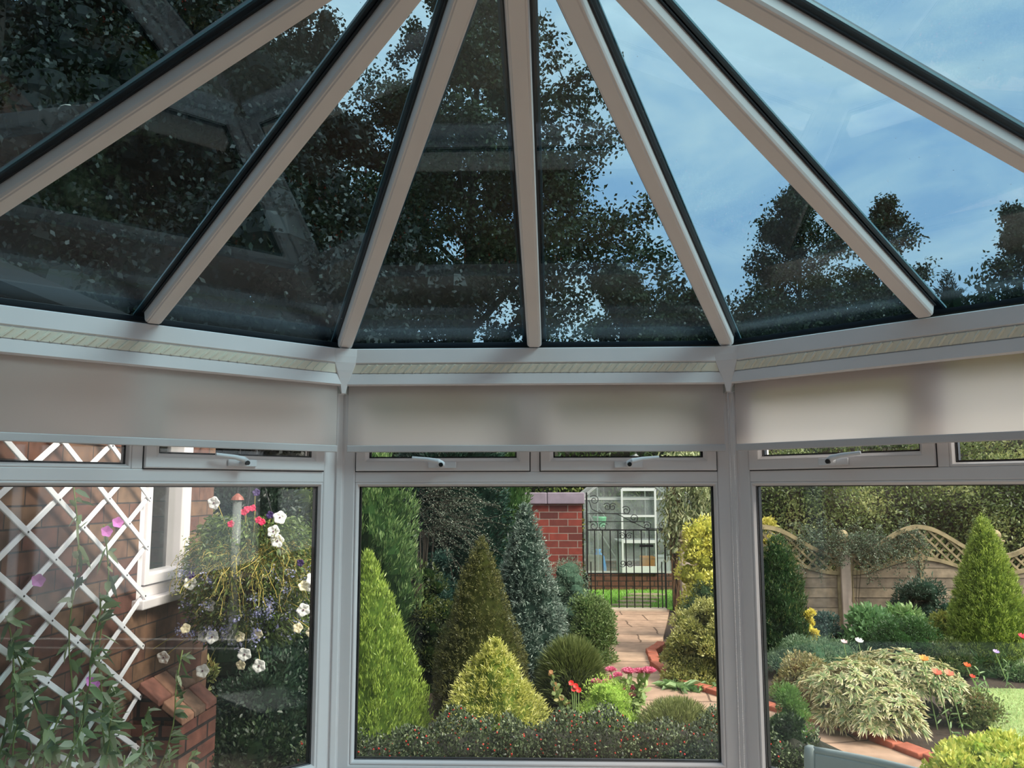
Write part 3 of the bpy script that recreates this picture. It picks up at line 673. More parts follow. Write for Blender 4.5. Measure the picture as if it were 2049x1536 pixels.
# brick buttress with sloped coping
bt_ = thing('brick_buttress', 'low brick buttress with sloped brick coping below the casement window', 'buttress', (-1.75, .95, 0))
bx = float(onY(361, 1430, .72)[0]); z0b = float(onY(361, 1430, .72)[2])
MB().hexa([(WX+.002, .72, 0), (bx, .72, 0), (bx+.02, 1.12, 0), (WX+.002, 1.12, 0)], [(WX+.002, .72, z0b-.05), (bx, .72, z0b-.05), (bx+.02, 1.12, z0b-.05), (WX+.002, 1.12, z0b-.05)]).build('body', BRICKW, bt_, uv=True)
MB().hexa([(WX+.002, .74, z0b-.05), (bx-.02, .74, z0b-.05), (bx, 1.10, z0b-.05), (WX+.002, 1.10, z0b-.05)], [(WX+.002, .74, z0b+.11), (WX+.03, .74, z0b+.11), (WX+.04, 1.10, z0b+.11), (WX+.002, 1.10, z0b+.11)]).build('weathering_core', BRICKW, bt_, uv=True)
cm = [plain('coping_orange', '#8a6450', .8, var=.3, scale=20, bump=.2), plain('coping_mossy', '#6b5344', .85, var=.4, scale=25, bump=.3), plain('coping_red', '#7c5044', .8, var=.3, scale=20, bump=.2)]
for rowi, (f0, f1) in enumerate(((0.0, .48), (.52, 1.0))):
    for j in range(3):
        ya, yb = .70+j*.145, .70+j*.145+.137
        xs_ = lambda f: bx+.02+(WX+.03-bx-.02)*f; zs_ = lambda f: z0b-.045+.16*f
        MB().hexa([(xs_(f0), ya, zs_(f0)-.0), (xs_(f0), yb, zs_(f0)), (xs_(f1), yb, zs_(f1)), (xs_(f1), ya, zs_(f1))][::-1],
                  [(xs_(f0), ya, zs_(f0)+.03), (xs_(f0), yb, zs_(f0)+.03), (xs_(f1)+.01, yb, zs_(f1)+.035), (xs_(f1)+.01, ya, zs_(f1)+.035)][::-1]).build('coping_brick', cm[(j+rowi*2) % 3], bt_, bevel=.006)
# trellis
TX = WX+.035
tr = thing('trellis', 'white expanding lattice trellis fixed to the brown brick wall', 'trellis', (TX, 0, .1))
dy, dz = .195, .115
# nodes: y = .70 - dy*a ; z = 1.618 - dz*b , a+b even
def inside_t(a, b): return 0 <= a <= 7 and -4 <= b <= 13
def nd(a, b): return np.array([TX, .70-dy*a, 1.618-dz*b])
for fam in (0, 1):
    starts = set()
    for a in range(0, 8):
        for b in range(-4, 14):
            if (a+b) % 2: continue
            pa, pb = (a-1, b-1) if fam == 0 else (a-1, b+1)
            if not inside_t(pa, pb):
                c = (a, b); 
                while inside_t(c[0]+1, c[1]+(1 if fam == 0 else -1)): c = (c[0]+1, c[1]+(1 if fam == 0 else -1))
                if c != (a, b): starts.add(((a, b), c))
    for s0, s1 in sorted(starts):
        A, B = nd(*s0), nd(*s1); d = unit(B-A); off = np.array([.006 if fam else -.004, 0, 0])
        MB().bar(A-d*.018+off, B+d*.018+off, .008, .024, up=np.cross(d, [1, 0, 0])).build('slat', TRELLIS, tr, bevel=.002)
for a in range(8):
    for b in range(-4, 14):
        if (a+b) % 2 == 0: p = nd(a, b); MB().tube([p+np.array([.009, 0, 0]), p+np.array([.0125, 0, 0])], .004, 6).build('rivet', CHROME, tr)
# sweet pea climbing on it
sp = thing('sweet_pea', 'climbing sweet pea with pink flowers growing up the white trellis', 'climbing plant', (TX+.08, .1, 0))
mb = MB(); lv = LV(); stems = []
def wander(p, d, n, step, jit=.25, pull=None):
    pts = [np.array(p, float)]; d = np.array(d, float)
    for _ in range(n):
        d = d+rng.normal(size=3)*jit
        if pull is not None: d = d+pull
        d /= np.linalg.norm(d); pts.append(pts[-1]+d*step)
    return pts
for i in range(26):
    y = rng.uniform(-.45, .55) if i < 16 else rng.uniform(-.5, -.2); n_ = int(rng.integers(8, 15)) if i < 16 else int(rng.integers(14, 21))
    pts = wander((TX+rng.uniform(.05, .16), y, .05), (0, rng.uniform(-.2, .2), 1), n_, .065, .2, np.array([0, 0, .18]))
    stems.append(pts)
for a_, b_, c_ in ((140, 1536, 975), (200, 1536, 1050)):
    pts = [onX(a_+k_*1.2+8*math.sin(k_), b_-(b_-c_)*k_/10, TX+.05) for k_ in range(11)]; stems.append(pts)
for i in range(10):
    st_ = stems[int(rng.integers(0, 26))]; p = st_[int(rng.integers(3, len(st_)))]
    stems.append(wander(p, (rng.uniform(0, .6), rng.uniform(-.8, .8), .3), 6, .05, .3))
for i in range(22):
    stems.append(wander((TX+rng.uniform(.06, .3), rng.uniform(-.5, .65), .05), (rng.uniform(0, .3), rng.uniform(-.3, .3), 1), int(rng.integers(6, 10)), .06, .3, np.array([.02, 0, .1])))
for pts in stems:
    for p in pts: p[1] = max(p[1], -.62); p[0] = max(min(p[0], p[1]-1.2), TX+.03)
    mb.tube(pts, [.0032]*len(pts), 5)
    for j in range(1, len(pts)):
        for _ in range(4):
            f = rng.random(); p = pts[j-1]*(1-f)+pts[j]*f; d = np.array([rng.uniform(-.1, 1), rng.normal()*.8, rng.normal()*.6+.2])
            lv.add([p], [d], rng.uniform(.05, .10), rng.uniform(.018, .034), tmpl=OVAL, droop=.3)
mb.build('stem', plain('pea_stem', '#7c8c4c', .6), sp); lv.build('foliage', leafmat('pea_leaf', ['#48684a', '#668f50', '#92ac76', '#b4c6aa'], .4), sp)
def petals(c, r, d, k=5, cup=.3, wid=.9):
    c = np.array(c, float); d = unit(np.array(d, float)); a = unit(np.cross(d, [.1, .2, 1])); b = np.cross(d, a); mb = MB()
    for i in range(k):
        t = 2*math.pi*i/k+.3; e = a*math.cos(t)+b*math.sin(t); f = -a*math.sin(t)+b*math.cos(t); w_ = r*math.sin(math.pi/k)*.98*wid
        mb.add([c-d*r*.1, c+e*r*.55+f*w_+d*r*cup*.7, c+e*r*.98+f*w_*.75+d*r*cup, c+e*r*.93+d*r*cup*.9, c+e*r*.98-f*w_*.75+d*r*cup, c+e*r*.55-f*w_+d*r*cup*.7], [(0, 1, 2, 3), (0, 3, 4, 5)])
    return mb
PINK = leafmat('pea_pink', ['#c66bb8', '#d88ccc'], .3); MAG = plain('pea_pink_solid', '#d07cc4', .5)
for x, y in ((75, 1162), (182, 1362), (234, 1046), (212, 1064), (186, 1370)):
    petals(onX(x, y, TX+.10), .022, (1, -1, .4), 5, .5, 1.3).build('flower', MAG, sp)

def trumpet(c, r, d, k=5):
    c = np.array(c, float); d = unit(np.array(d, float)); a = unit(np.cross(d, [.1, .2, 1])); b = np.cross(d, a); m = 20; v = []; ph = rng.random()*6
    for rr, h in ((.10, -.55), (.22, -.12), (.55, .06), (.86, .10), (1.0, .02)):
        for j in range(m):
            t = 2*math.pi*j/m; w_ = 1+(.10*math.cos(k*t+ph)+.03*math.sin(3*t+ph))*(rr if rr > .3 else 0); v.append(c+(a*math.cos(t)+b*math.sin(t))*r*rr*w_+d*r*(h+(.08*math.sin(k*t+ph) if rr > .5 else 0)))
    mb = MB(); mb.add(v, [(i*m+j, i*m+(j+1) % m, (i+1)*m+(j+1) % m, (i+1)*m+j) for i in range(4) for j in range(m)]); return mb
# hanging basket ----------------------------------------------------------------
BY = 1.05; bc = np.array([float(onY(505, 1130, BY)[0]), BY, 1.22])
hb = thing('hanging_basket', 'overflowing hanging basket of white petunias, pale blue lobelia and yellow trailing stems', 'hanging basket', bc)
mb = MB(); mb.lathe([(.05, -.16), (.12, -.13), (.17, -.06), (.19, .0), (.175, .0)], bc, 18); mb.build('bowl', plain('basket_liner', '#3c3020', .9, var=.3), hb)
for i in range(3):
    t = 2*math.pi*i/3+.4; MB().tube([bc+np.array([.18*math.cos(t), .18*math.sin(t), 0]), bc+np.array([0, 0, .62])], .003, 5).build('chain', IRON, hb)
MB().tube([bc+np.array([0, 0, .62]), bc+np.array([0, 0, .68]), bc+np.array([-.05, 0, .7]), (WX+.01, BY+.35, 1.92)], .007, 6).build('bracket', IRON, hb)
# greenery: upright top growth, side growth and trails
lv = LV(); n_ = 9000
k_ = rng.random(n_); th = rng.random(n_)*2*math.pi; zz = .30-.62*k_; rr_ = (.10+.19*np.sqrt(np.clip(1-((zz+.02)/.36)**2, 0, 1)))*(.6+.45*rng.random(n_))
P = bc+np.stack([rr_*np.cos(th)*1.15, rr_*np.sin(th), zz], 1); D = np.stack([np.cos(th), np.sin(th), rng.normal(size=n_)*.6], 1)+rnd(n_)*.5
lv.add(P, D, .028*(.6+.8*rng.random(n_)), .011, tmpl=OVAL, droop=.3)
lv.build('foliage', leafmat('basket_leaf', ['#2f4a1c', '#4c6c28', '#7d9a3c'], .4), hb)
lv = LV(); mb = MB()
for i in range(210):
    t = rng.random()*2*math.pi; p = bc+np.array([.14*math.cos(t), .14*math.sin(t), .05+.1*rng.random()])
    pts = wander(p, (math.cos(t), math.sin(t), .6), int(rng.integers(5, 10)), .042, .3, np.array([0, 0, -.32])); mb.tube(pts, .0016, 3, cap=False)
    for q in pts[2:]: lv.add(q+rnd(5)*.012, rnd(5)+np.array([0, 0, -.6]), .020, .006, tmpl=KITE)
mb.build('trailing_stem', plain('yellow_stem', '#b3a04a', .6, var=.3, scale=40), hb); lv.build('trailing_leaf', leafmat('trail_leaf', ['#4a6a2a', '#8a9a48', '#c0b860'], .4), hb)
lv = LV(); n_ = 3600; th = rng.random(n_)*2*math.pi; zz = .02-.40*rng.random(n_)**1.2; rr_ = .2+.14*rng.random(n_)
kk = rng.integers(0, 160, n_); cth = rng.random(160)*2*math.pi; cz = .04-.34*rng.random(160)**1.1; cr = .19+.13*rng.random(160)
P = bc+np.stack([cr[kk]*np.cos(cth[kk])*1.1, cr[kk]*np.sin(cth[kk]), cz[kk]], 1)+rnd(n_)*.014
lv.add(P, rnd(n_), .013, .010); lf_ = lv.build('lobelia_blossom', leafmat('lobelia', ['#8890d0', '#a6b0e4', '#c8ccf0'], .3), hb); lf_['kind'] = 'stuff'
PET = plain('petunia_white', (.85, .84, .80), .6); PCR = plain('petunia_cream', '#efe3c0', .6); PEY = plain('petunia_eye', '#6a4a58', .6); PUR = plain('petunia_purple', '#3c2260', .6); RED = plain('geranium_pink', '#e0305c', .6)
for x, y, q in ((428, 1006, 0), (547, 1063, 0), (555, 1082, 0), (381, 1167, 0), (419, 1210, 0), (371, 1257, 1), (408, 1271, 0), (424, 1274, 0), (455, 1267, 0), (480, 1274, 1), (516, 1268, 1), (489, 1309, 0), (518, 1332, 0), (405, 1342, 0), (327, 1315, 0), (289, 1313, 1), (626, 1158, 0), (607, 1172, 1), (622, 1172, 0), (607, 1220, 0), (596, 1256, 1), (622, 1265, 1), (482, 1330, 1), (560, 1035, 0), (513, 985, 3), (540, 1030, 3), (382, 1150, 3), (601, 1126, 3), (494, 1019, 4), (488, 1024, 4), (505, 1016, 4), (517, 1040, 4), (524, 1044, 4), (462, 1048, 4)):
    yy = BY-.27+.1*random.random(); c = onY(x, y, yy); mt = {0: PET, 1: PCR, 3: PUR, 4: RED}[q]; rad = {0: .031, 1: .024, 3: .018, 4: .017}[q]
    dd = np.array([random.uniform(-.2, .6), -1, random.uniform(-.3, .5)]); mb = trumpet(c, rad*1.02, dd); mb.tube([c, c-unit(dd)*.035], [.008, .003], 6)
    fo = mb.build('petunia_flower' if q != 4 else 'geranium_flower', mt, hb)
    if q in (1, 3, 4): fo['label'] = {1: 'cream petunia flower', 3: 'dark purple petunia flower', 4: 'pink geranium flower'}[q]
    if q == 0: MB().ball(c-unit(dd)*.001, .0055, 6).build('flower_eye', PEY, fo)
    MB().tube([c-unit(dd)*.034, (c*.5+bc*.5)+np.array([0, 0, -.02])], .0016, 4).build('flower_stalk', plain('yellow_stem', '#b3a04a'), hb)
# tall clear tube with a reddish cap, standing for a pale vertical smear
tx = onY(470, 1140, .80)
bt2 = thing('clear_tube', 'tall clear tube with a reddish cap in front of the hanging basket', 'bird feeder', (tx[0], tx[1], .9))
zt_, zb_ = topz(470, 1000, .80), topz(470, 1290, .80)
m, nt, out = newmat('clear_plastic_tube'); a_ = N(nt, 'ShaderNodeBsdfTransparent'); b_ = N(nt, 'ShaderNodeBsdfPrincipled', Roughness=.15); b_.inputs['Base Color'].default_value = (.75, .8, .78, 1)
x_ = N(nt, 'ShaderNodeMixShader', Fac=.16); nt.links.new(a_.outputs[0], x_.inputs[1]); nt.links.new(b_.outputs[0], x_.inputs[2]); nt.links.new(x_.outputs[0], out.inputs[0]); CLEAR = m
MB().tube([(tx[0], tx[1], zb_), (tx[0], tx[1], zt_)], .021, 16).build('tube', CLEAR, bt2, smooth=True)
MB().lathe([(.032, 0), (.026, .014), (.006, .032)], (tx[0], tx[1], zt_), 12).build('cap', plain('feeder_cap', '#8a4a3a', .5), bt2)
MB().tube([(tx[0], tx[1], zt_+.03), (tx[0], tx[1]+.02, zt_+.35), (WX+.01, 1.0, 2.2)], .0025, 5).build('hanging_wire', IRON, bt2)

# ================================================================== PIER, GATE, GREENHOUSE
pw = thing('garden_wall', 'red brick garden wall with stone coping beside the iron gate', 'brick wall', (-.2, 8.7, 0))
wx1 = float(onY(1165, 1060, 8.58)[0]); wt = topz(1100, 1008, 8.58); ct_ = topz(1100, 985, 8.55)
MB().box(-2.4, wx1, 8.58, 8.83, 0, wt).build('brickwork', BRICKR, pw, uv=True)
mb = MB(); xa = wx1+.04
for q in range(6): mb.box(xa-.52, xa-.004, 8.53, 8.88, wt, ct_); xa -= .52
mb.build('coping', STONEC, pw, bevel=.012)
GX0, GX1, GYY = float(onY(1176, 1200, 8.73)[0]), float(onY(1333, 1200, 8.73)[0]), 8.73
gt = thing('iron_gate', 'black wrought iron gate with scrolled top at the end of the path', 'gate', ((GX0+GX1)/2, GYY, .05))
def gp(px, py): return onY(px, py, GYY)
GZ0 = topz(1250, 1223, GYY); GZ1 = topz(1250, 1060, GYY); GZm = topz(1250, 1147, GYY)
for x_ in (GX0, GX1): MB().box(x_-.011, x_+.011, GYY-.011, GYY+.011, 0.0, GZ1).build('stile', IRON, gt)
MB().box(GX0-.011, GX0+.011, GYY-.011, GYY+.011, GZ1, topz(1176, 985, GYY)).build('tall_stile', IRON, gt)
for z_, nm in ((GZ0, 'bottom_rail'), (GZ1, 'top_rail'), (GZm, 'middle_rail')): MB().box(GX0, GX1, GYY-.010, GYY+.010, z_-.009, z_+.009).build(nm, IRON, gt)
for i in range(1, 10):
    x_ = GX0+(GX1-GX0)*i/10; MB().tube([(x_, GYY, GZ0), (x_, GYY, GZ1)], .0075, 6).build('upright_bar', IRON, gt)
for x_ in (GX0+.05, GX1-.05): MB().tube([(x_, GYY, GZ0), (x_, GYY, GZm+.16)], .0075, 6).build('dog_bar', IRON, gt)
def scroll(c, r, turns, a0, sgn=1, w_=.005, par=None, tail=None):
    pts = []
    m_ = int(14*turns)
    for i in range(m_+1):
        f = i/m_; a = a0+sgn*f*turns*2*math.pi; rr = r*(.22+.78*f); pts.append((c[0]+rr*math.cos(a), GYY, c[1]+rr*math.sin(a)))
    if tail is not None: pts.append((tail[0], GYY, tail[1]))
    MB().tube(pts, w_, 5).build('scroll', IRON, par)
def g2(px, py): p = gp(px, py); return (p[0], p[2])
for px, py, rpx, a0, sg in ((1189, 1000, 10, 0, 1), (1215, 1014, 8, 0, 1), (1226, 1014, 8, 3.14, -1), (1253, 1021, 9, 0, 1), (1268, 1036, 10, 0, -1), (1188, 1052, 10, 0, 1), (1207, 1054, 10, 3, -1), (1295, 1052, 9, 0, 1), (1325, 1052, 8, 3, -1), (1245, 1072, 7, 0, 1), (1259, 1072, 7, 3.1, -1), (1246, 1127, 7, 0, -1), (1260, 1127, 7, 3.1, 1)):
    scroll(g2(px, py), rpx*mpp(GYY), 1.4, a0, sg, .0055, gt)
for y_ in (1027, 1043):
    a, b = gp(1176, y_), gp(1258 if y_ == 1027 else 1290, y_); MB().tube([a, b], .006, 5).build('scroll_rail', IRON, gt)
MB().tube([gp(1178, 1000), gp(1184, 1018), gp(1200, 1026), gp(1235, 1028), gp(1262, 1042), gp(1290, 1056), gp(1330, 1058)], .006, 5).build('sweeping_rail', IRON, gt)
MB().box(GX1-.35, GX1-.16, GYY-.02, GYY+.02, topz(1300, 1094, GYY), topz(1300, 1089, GYY)).build('latch', IRON, gt)
# black post with climber
pxb = float(onY(1352, 1150, 8.7)[0])
bp_ = thing('gate_post', 'tall black iron post at the right of the gate, wrapped in vine stems', 'post', (pxb, 8.7, 0))
MB().box(pxb-.045, pxb+.045, 8.66, 8.75, 0, topz(1352, 1034, 8.7)).build('post', IRON, bp_)
MB().tube([(pxb-.03, 8.7, 1.2), (pxb-.05, 8.7, 2.4)], .012, 6).build('rod', IRON, bp_)
cl = thing('climbing_vine', 'leafy vine hanging over the posts to the right of the gate', 'climbing plant', (pxb, 8.5, 0))
mb = MB()
for i in range(7):
    pts = [np.array([pxb-.05+.06*math.sin(z*3+i)+i*.012, 8.58-.02*i, z]) for z in np.linspace(0, 1.9, 14)]; mb.tube(pts, [.012]*14, 5)
mb.build('stem', plain('vine_bark', '#6e5238', .8, var=.3, scale=30), cl)
lv = LV(); nC = 170; C = []
for i in range(nC): C.append(onY(rng.uniform(1338, 1428), rng.uniform(900, 1060) if i > 30 else rng.uniform(1040, 1120)*1.0, 8.3+rng.random()*.5))
C = np.array(C); C = C[~((C[:, 2] < topz(0+1380, 1062, 8.5)) & (C[:, 0] > pxb+.1))]
k_ = rng.integers(0, len(C), 5200); P = C[k_]+rnd(5200)*.075; lv.add(P, rnd(5200)*.6+np.array([0, -.2, -.8]), .075*(.6+.7*rng.random(5200)), .024, tmpl=OVAL, droop=.1)
lv.build('foliage', leafmat('vine_leaf', ['#4a6430', '#8a9c5c', '#a8b47c', '#c2c896'], .4), cl)

# greenhouse
GHY = 11.1
gx0, gx1 = float(onY(1163, 1100, GHY)[0]), float(onY(1390, 1100, GHY)[0]); gxm = (gx0+gx1)/2
gh = thing('greenhouse', 'aluminium framed glass greenhouse on a low brick base beyond the gate', 'greenhouse', (gxm, GHY+1.2, 0))
ez = topz(1163, 998, GHY); rz = ez+(gx1-gx0)/2*.78; bz = topz(1250, 1147, GHY); GL = 2.6
mb = MB(); mb.box(gx0, gx1, GHY, GHY+.11, 0, bz); mb.box(gx0, gx1, GHY+GL-.11, GHY+GL, 0, bz); mb.box(gx0, gx0+.11, GHY, GHY+GL, 0, bz); mb.box(gx1-.11, gx1, GHY, GHY+GL, 0, bz); mb.build('brick_base', BRICKW, gh, uv=True)
def fb(a, b, w_=.03): return MB().bar(a, b, w_, w_)
for yy in (GHY+.03, GHY+GL-.03):
    L1 = [((gx0, yy, bz), (gx0, yy, ez)), ((gx1, yy, bz), (gx1, yy, ez)), ((gx0, yy, ez), (gxm, yy, rz)), ((gx1, yy, ez), (gxm, yy, rz)), ((gx0, yy, bz+.02), (gx1, yy, bz+.02)), ((gx0, yy, ez), (gx1, yy, ez))]
    for a, b in L1: fb(a, b, .035).build('frame_bar', ALU, gh)
    for px in (1197, 1330): 
        x_ = float(onY(px, 1100, GHY)[0]); MB().bar((x_, yy, bz), (x_, yy, ez+(min(x_-gx0, gx1-x_))*.78), .018, .02, up=(0, 1, 0)).build('glazing_strip', ALU, gh)
for x_ in (gx0, gx1):
    fb((x_, GHY, ez), (x_, GHY+GL, ez), .03).build('eaves_bar', ALU, gh)
    for q in range(1, 5): MB().bar((x_, GHY+GL*q/5, bz), (x_, GHY+GL*q/5, ez), .018, .018, up=(0, 1, 0)).build('glazing_strip', ALU, gh); MB().bar((x_, GHY+GL*q/5, ez), (gxm, GHY+GL*q/5, rz), .018, .018).build('roof_strip', ALU, gh)
fb((gxm, GHY, rz), (gxm, GHY+GL, rz), .04).build('ridge_bar', ALU, gh)
# braces seen through the glass
MB().bar(onY(1170, 1015, GHY+.06), onY(1248, 1140, GHY+.06), .02, .02).build('brace', ALU, gh)
MB().bar(onY(1390, 1015, GHY+.06), onY(1318, 1140, GHY+.06), .02, .02).build('brace', ALU, gh)
d0, d1 = float(onY(1246, 1100, GHY-.02)[0]), float(onY(1313, 1100, GHY-.02)[0])
dr = MB(); 
for x_ in (d0, d1): dr.box(x_-.016, x_+.016, GHY-.035, GHY-.005, bz, topz(1280, 978, GHY))
for py, th_ in ((979, .05), (1032, .035), (1083, .05), (1139, .11)): z_ = topz(1280, py, GHY); dr.box(d0, d1, GHY-.033, GHY-.006, z_-th_/2, z_+th_/2)
dr.build('door', plain('white_door_rail', (.7, .72, .72), .4), gh)
GHG = glassmat('greenhouse_glass', (.93, .96, .95), .06, haze=.2)
g = MB(); g.add([(gx0, GHY+.015, bz), (gx1, GHY+.015, bz), (gx1, GHY+.015, ez), (gxm, GHY+.015, rz), (gx0, GHY+.015, ez)], [(0, 1, 2, 3, 4)]); g.add([(gx0, GHY+.019, bz), (gx1, GHY+.019, bz), (gx1, GHY+.019, ez), (gxm, GHY+.019, rz), (gx0, GHY+.019, ez)], [(0, 1, 2, 3, 4)]); g.build('front_glass', GHG, gh)
MB().box(gx0, gx0+.004, GHY+.04, GHY+GL, bz, ez).build('side_glass', GHG, gh); MB().box(gx1-.004, gx1, GHY+.04, GHY+GL, bz, ez).build('side_glass', GHG, gh)
for sx, xe in ((0, gx0), (1, gx1)): MB().hexa([(xe, GHY, ez), (gxm, GHY, rz), (gxm, GHY+GL, rz), (xe, GHY+GL, ez)], [(xe, GHY, ez+.004), (gxm, GHY, rz+.004), (gxm, GHY+GL, rz+.004), (xe, GHY+GL, ez+.004)]).build('roof_glass', GHG, gh)
MB().box(gx0+.1, gx1-.1, GHY+GL-.02, GHY+GL-.015, bz, ez).build('rear_glass', GHG, gh)
stg = thing('potting_bench', 'slatted bench inside the greenhouse', 'bench', (gxm+.3, GHY+1.5, 0))
mb = MB(); zt_ = topz(1290, 1080, GHY+1.2)
for q in range(6): mb.box(gxm-.25, gx1-.12, GHY+1.0+q*.12, GHY+1.09+q*.12, zt_-.02, zt_)
mb.build('bench_top', ALU, stg)
for x_ in (gxm-.2, gx1-.2):
    for y_ in (GHY+1.05, GHY+1.6): MB().box(x_-.02, x_+.02, y_-.02, y_+.02, 0, zt_-.02).build('leg', ALU, stg)
def crate(name, label, cat, px0, px1, py0, py1, Y, col, dep=.3, zb=None):
    a, b = onY(px0, py1, Y), onY(px1, py0, Y); c = thing(name, label, cat, ((a[0]+b[0])/2, Y+dep/2, max(.02, a[2])))
    m_ = plain(name+'_'+str(col)[1:], col, .5, var=.1)
    z0 = .02 if zb is None else zb
    mb = MB(); t_ = .012; mb.box(a[0], b[0], Y, Y+t_, z0, b[2]); mb.box(a[0], b[0], Y+dep-t_, Y+dep, z0, b[2]); mb.box(a[0], a[0]+t_, Y+t_, Y+dep-t_, z0, b[2]); mb.box(b[0]-t_, b[0], Y+t_, Y+dep-t_, z0, b[2]); mb.box(a[0], b[0], Y, Y+dep, z0, z0+t_); mb.build('body', m_, c, bevel=.004)
    MB().box(a[0]-.008, b[0]+.008, Y-.008, Y+.012, b[2]-.025, b[2]).build('rim', m_, c)
crate('planter_box', 'orange planter box on the greenhouse floor, seen through the gate bars', 'planter', 1284, 1310, 1114, 1136, GHY+.35, '#e89a20')
crate('storage_box', 'white plastic box at the right inside the greenhouse', 'box', 1314, 1340, 1112, 1144, GHY+.4, '#dfe4ea')
crate('storage_crate', 'grey box at the left inside the greenhouse', 'box', 1174, 1206, 1112, 1146, GHY+.3, '#a8a898')
def sack(name, label, cat, px, py, Y, r_, h_, col, zb=.02):
    c = onY(px, py, Y); o_ = thing(name, label, cat, (c[0], Y, zb)); mb = MB()
    mb.lathe([(r_*.8, 0), (r_, h_*.2), (r_*.92, h_*.5), (r_*.7, h_*.8), (r_*.25, h_*.92), (r_*.35, h_)], (c[0], Y, zb), 14, 1, .6); mb.build('bag', plain(name+'_m', col, .5, var=.15, scale=8), o_, smooth=True)
    MB().tube([(c[0]-.02, Y, zb+h_*.91), (c[0]+.02, Y, zb+h_*.91)], .02, 8).build('tie', ALU, o_); return o_
sack('plastic_sack', 'bright blue plastic sack inside the greenhouse behind the gate', 'sack', 1197, 1100, GHY+.75, .15, .62, '#3f9ae0')
p_ = onY(1199, 1040, GHY+.9); wc = thing('green_bucket', 'green bucket hanging high inside the greenhouse', 'bucket', (p_[0], GHY+.9, p_[2]))
MB().lathe([(.10, -.12), (.13, .04), (.12, .06)], (p_[0], GHY+.9, p_[2]), 16).build('body', plain('green_plastic', '#6cc896', .4), wc); MB().tube([(p_[0]-.12, GHY+.9, p_[2]+.04), (p_[0], GHY+.9, p_[2]+.2), (p_[0]+.12, GHY+.9, p_[2]+.04)], .005, 5).build('handle', ALU, wc)
for i in range(4):
    y_ = 9.15+i*.42; c = np.array([1.30+.12*i, y_, .0]); o = MB().lathe([(.27, .0), (.28, .03), (.26, .045)], (c[0], c[1], 0), 9, 1.1, .42).build('stepping_stone', plain('stepping_stone', '#a09078', .8, var=.2, scale=9))
    setprops(o, 'flat stepping stone in the far lawn, %s from the gate' % ordn[i], 'stepping stone', 'stepping stones in the far lawn')

# ================================================================== FENCE
FY = 6.45
pxs = [1372, 1690, 1997]
posts = [float(onY(p, 1150, FY)[0]) for p in pxs]; stepx = posts[2]-posts[1]; posts.append(posts[2]+stepx)
def fpost(x, label, topm):
    r_ = thing('fence_post', label, 'fence post', (x, FY, 0), 'fence posts with ball finials'); hz = topz(1690, 1102, FY)
    MB().box(x-.055, x+.055, FY-.055, FY+.055, 0, hz).build('shaft', topm, r_, bevel=.008)
    mb = MB(); mb.box(x-.065, x+.065, FY-.065, FY+.065, hz, hz+.03); mb.box(x-.048, x+.048, FY-.048, FY+.048, hz+.03, hz+.10); mb.box(x-.07, x+.07, FY-.07, FY+.07, hz+.10, hz+.125); mb.build('cap', WOODF, r_, bevel=.008)
    MB().ball((x, FY, hz+.175), .06, 14).build('ball_finial', WOODF, r_, smooth=True)
fpost(posts[0], 'timber fence post with ball finial beside the gate vine', WOODP); fpost(posts[1], 'pale fence post with ball finial left of the cone shaped conifer', WOODP)
fpost(posts[2], 'pale fence post with ball finial right of the cone shaped conifer', WOODP)
BOARD = [plain('fence_board_a', '#8a7a66', .85, var=.35, scale=10, bump=.3), plain('fence_board_b', '#7a6c5c', .85, var=.35, scale=11, bump=.3)]
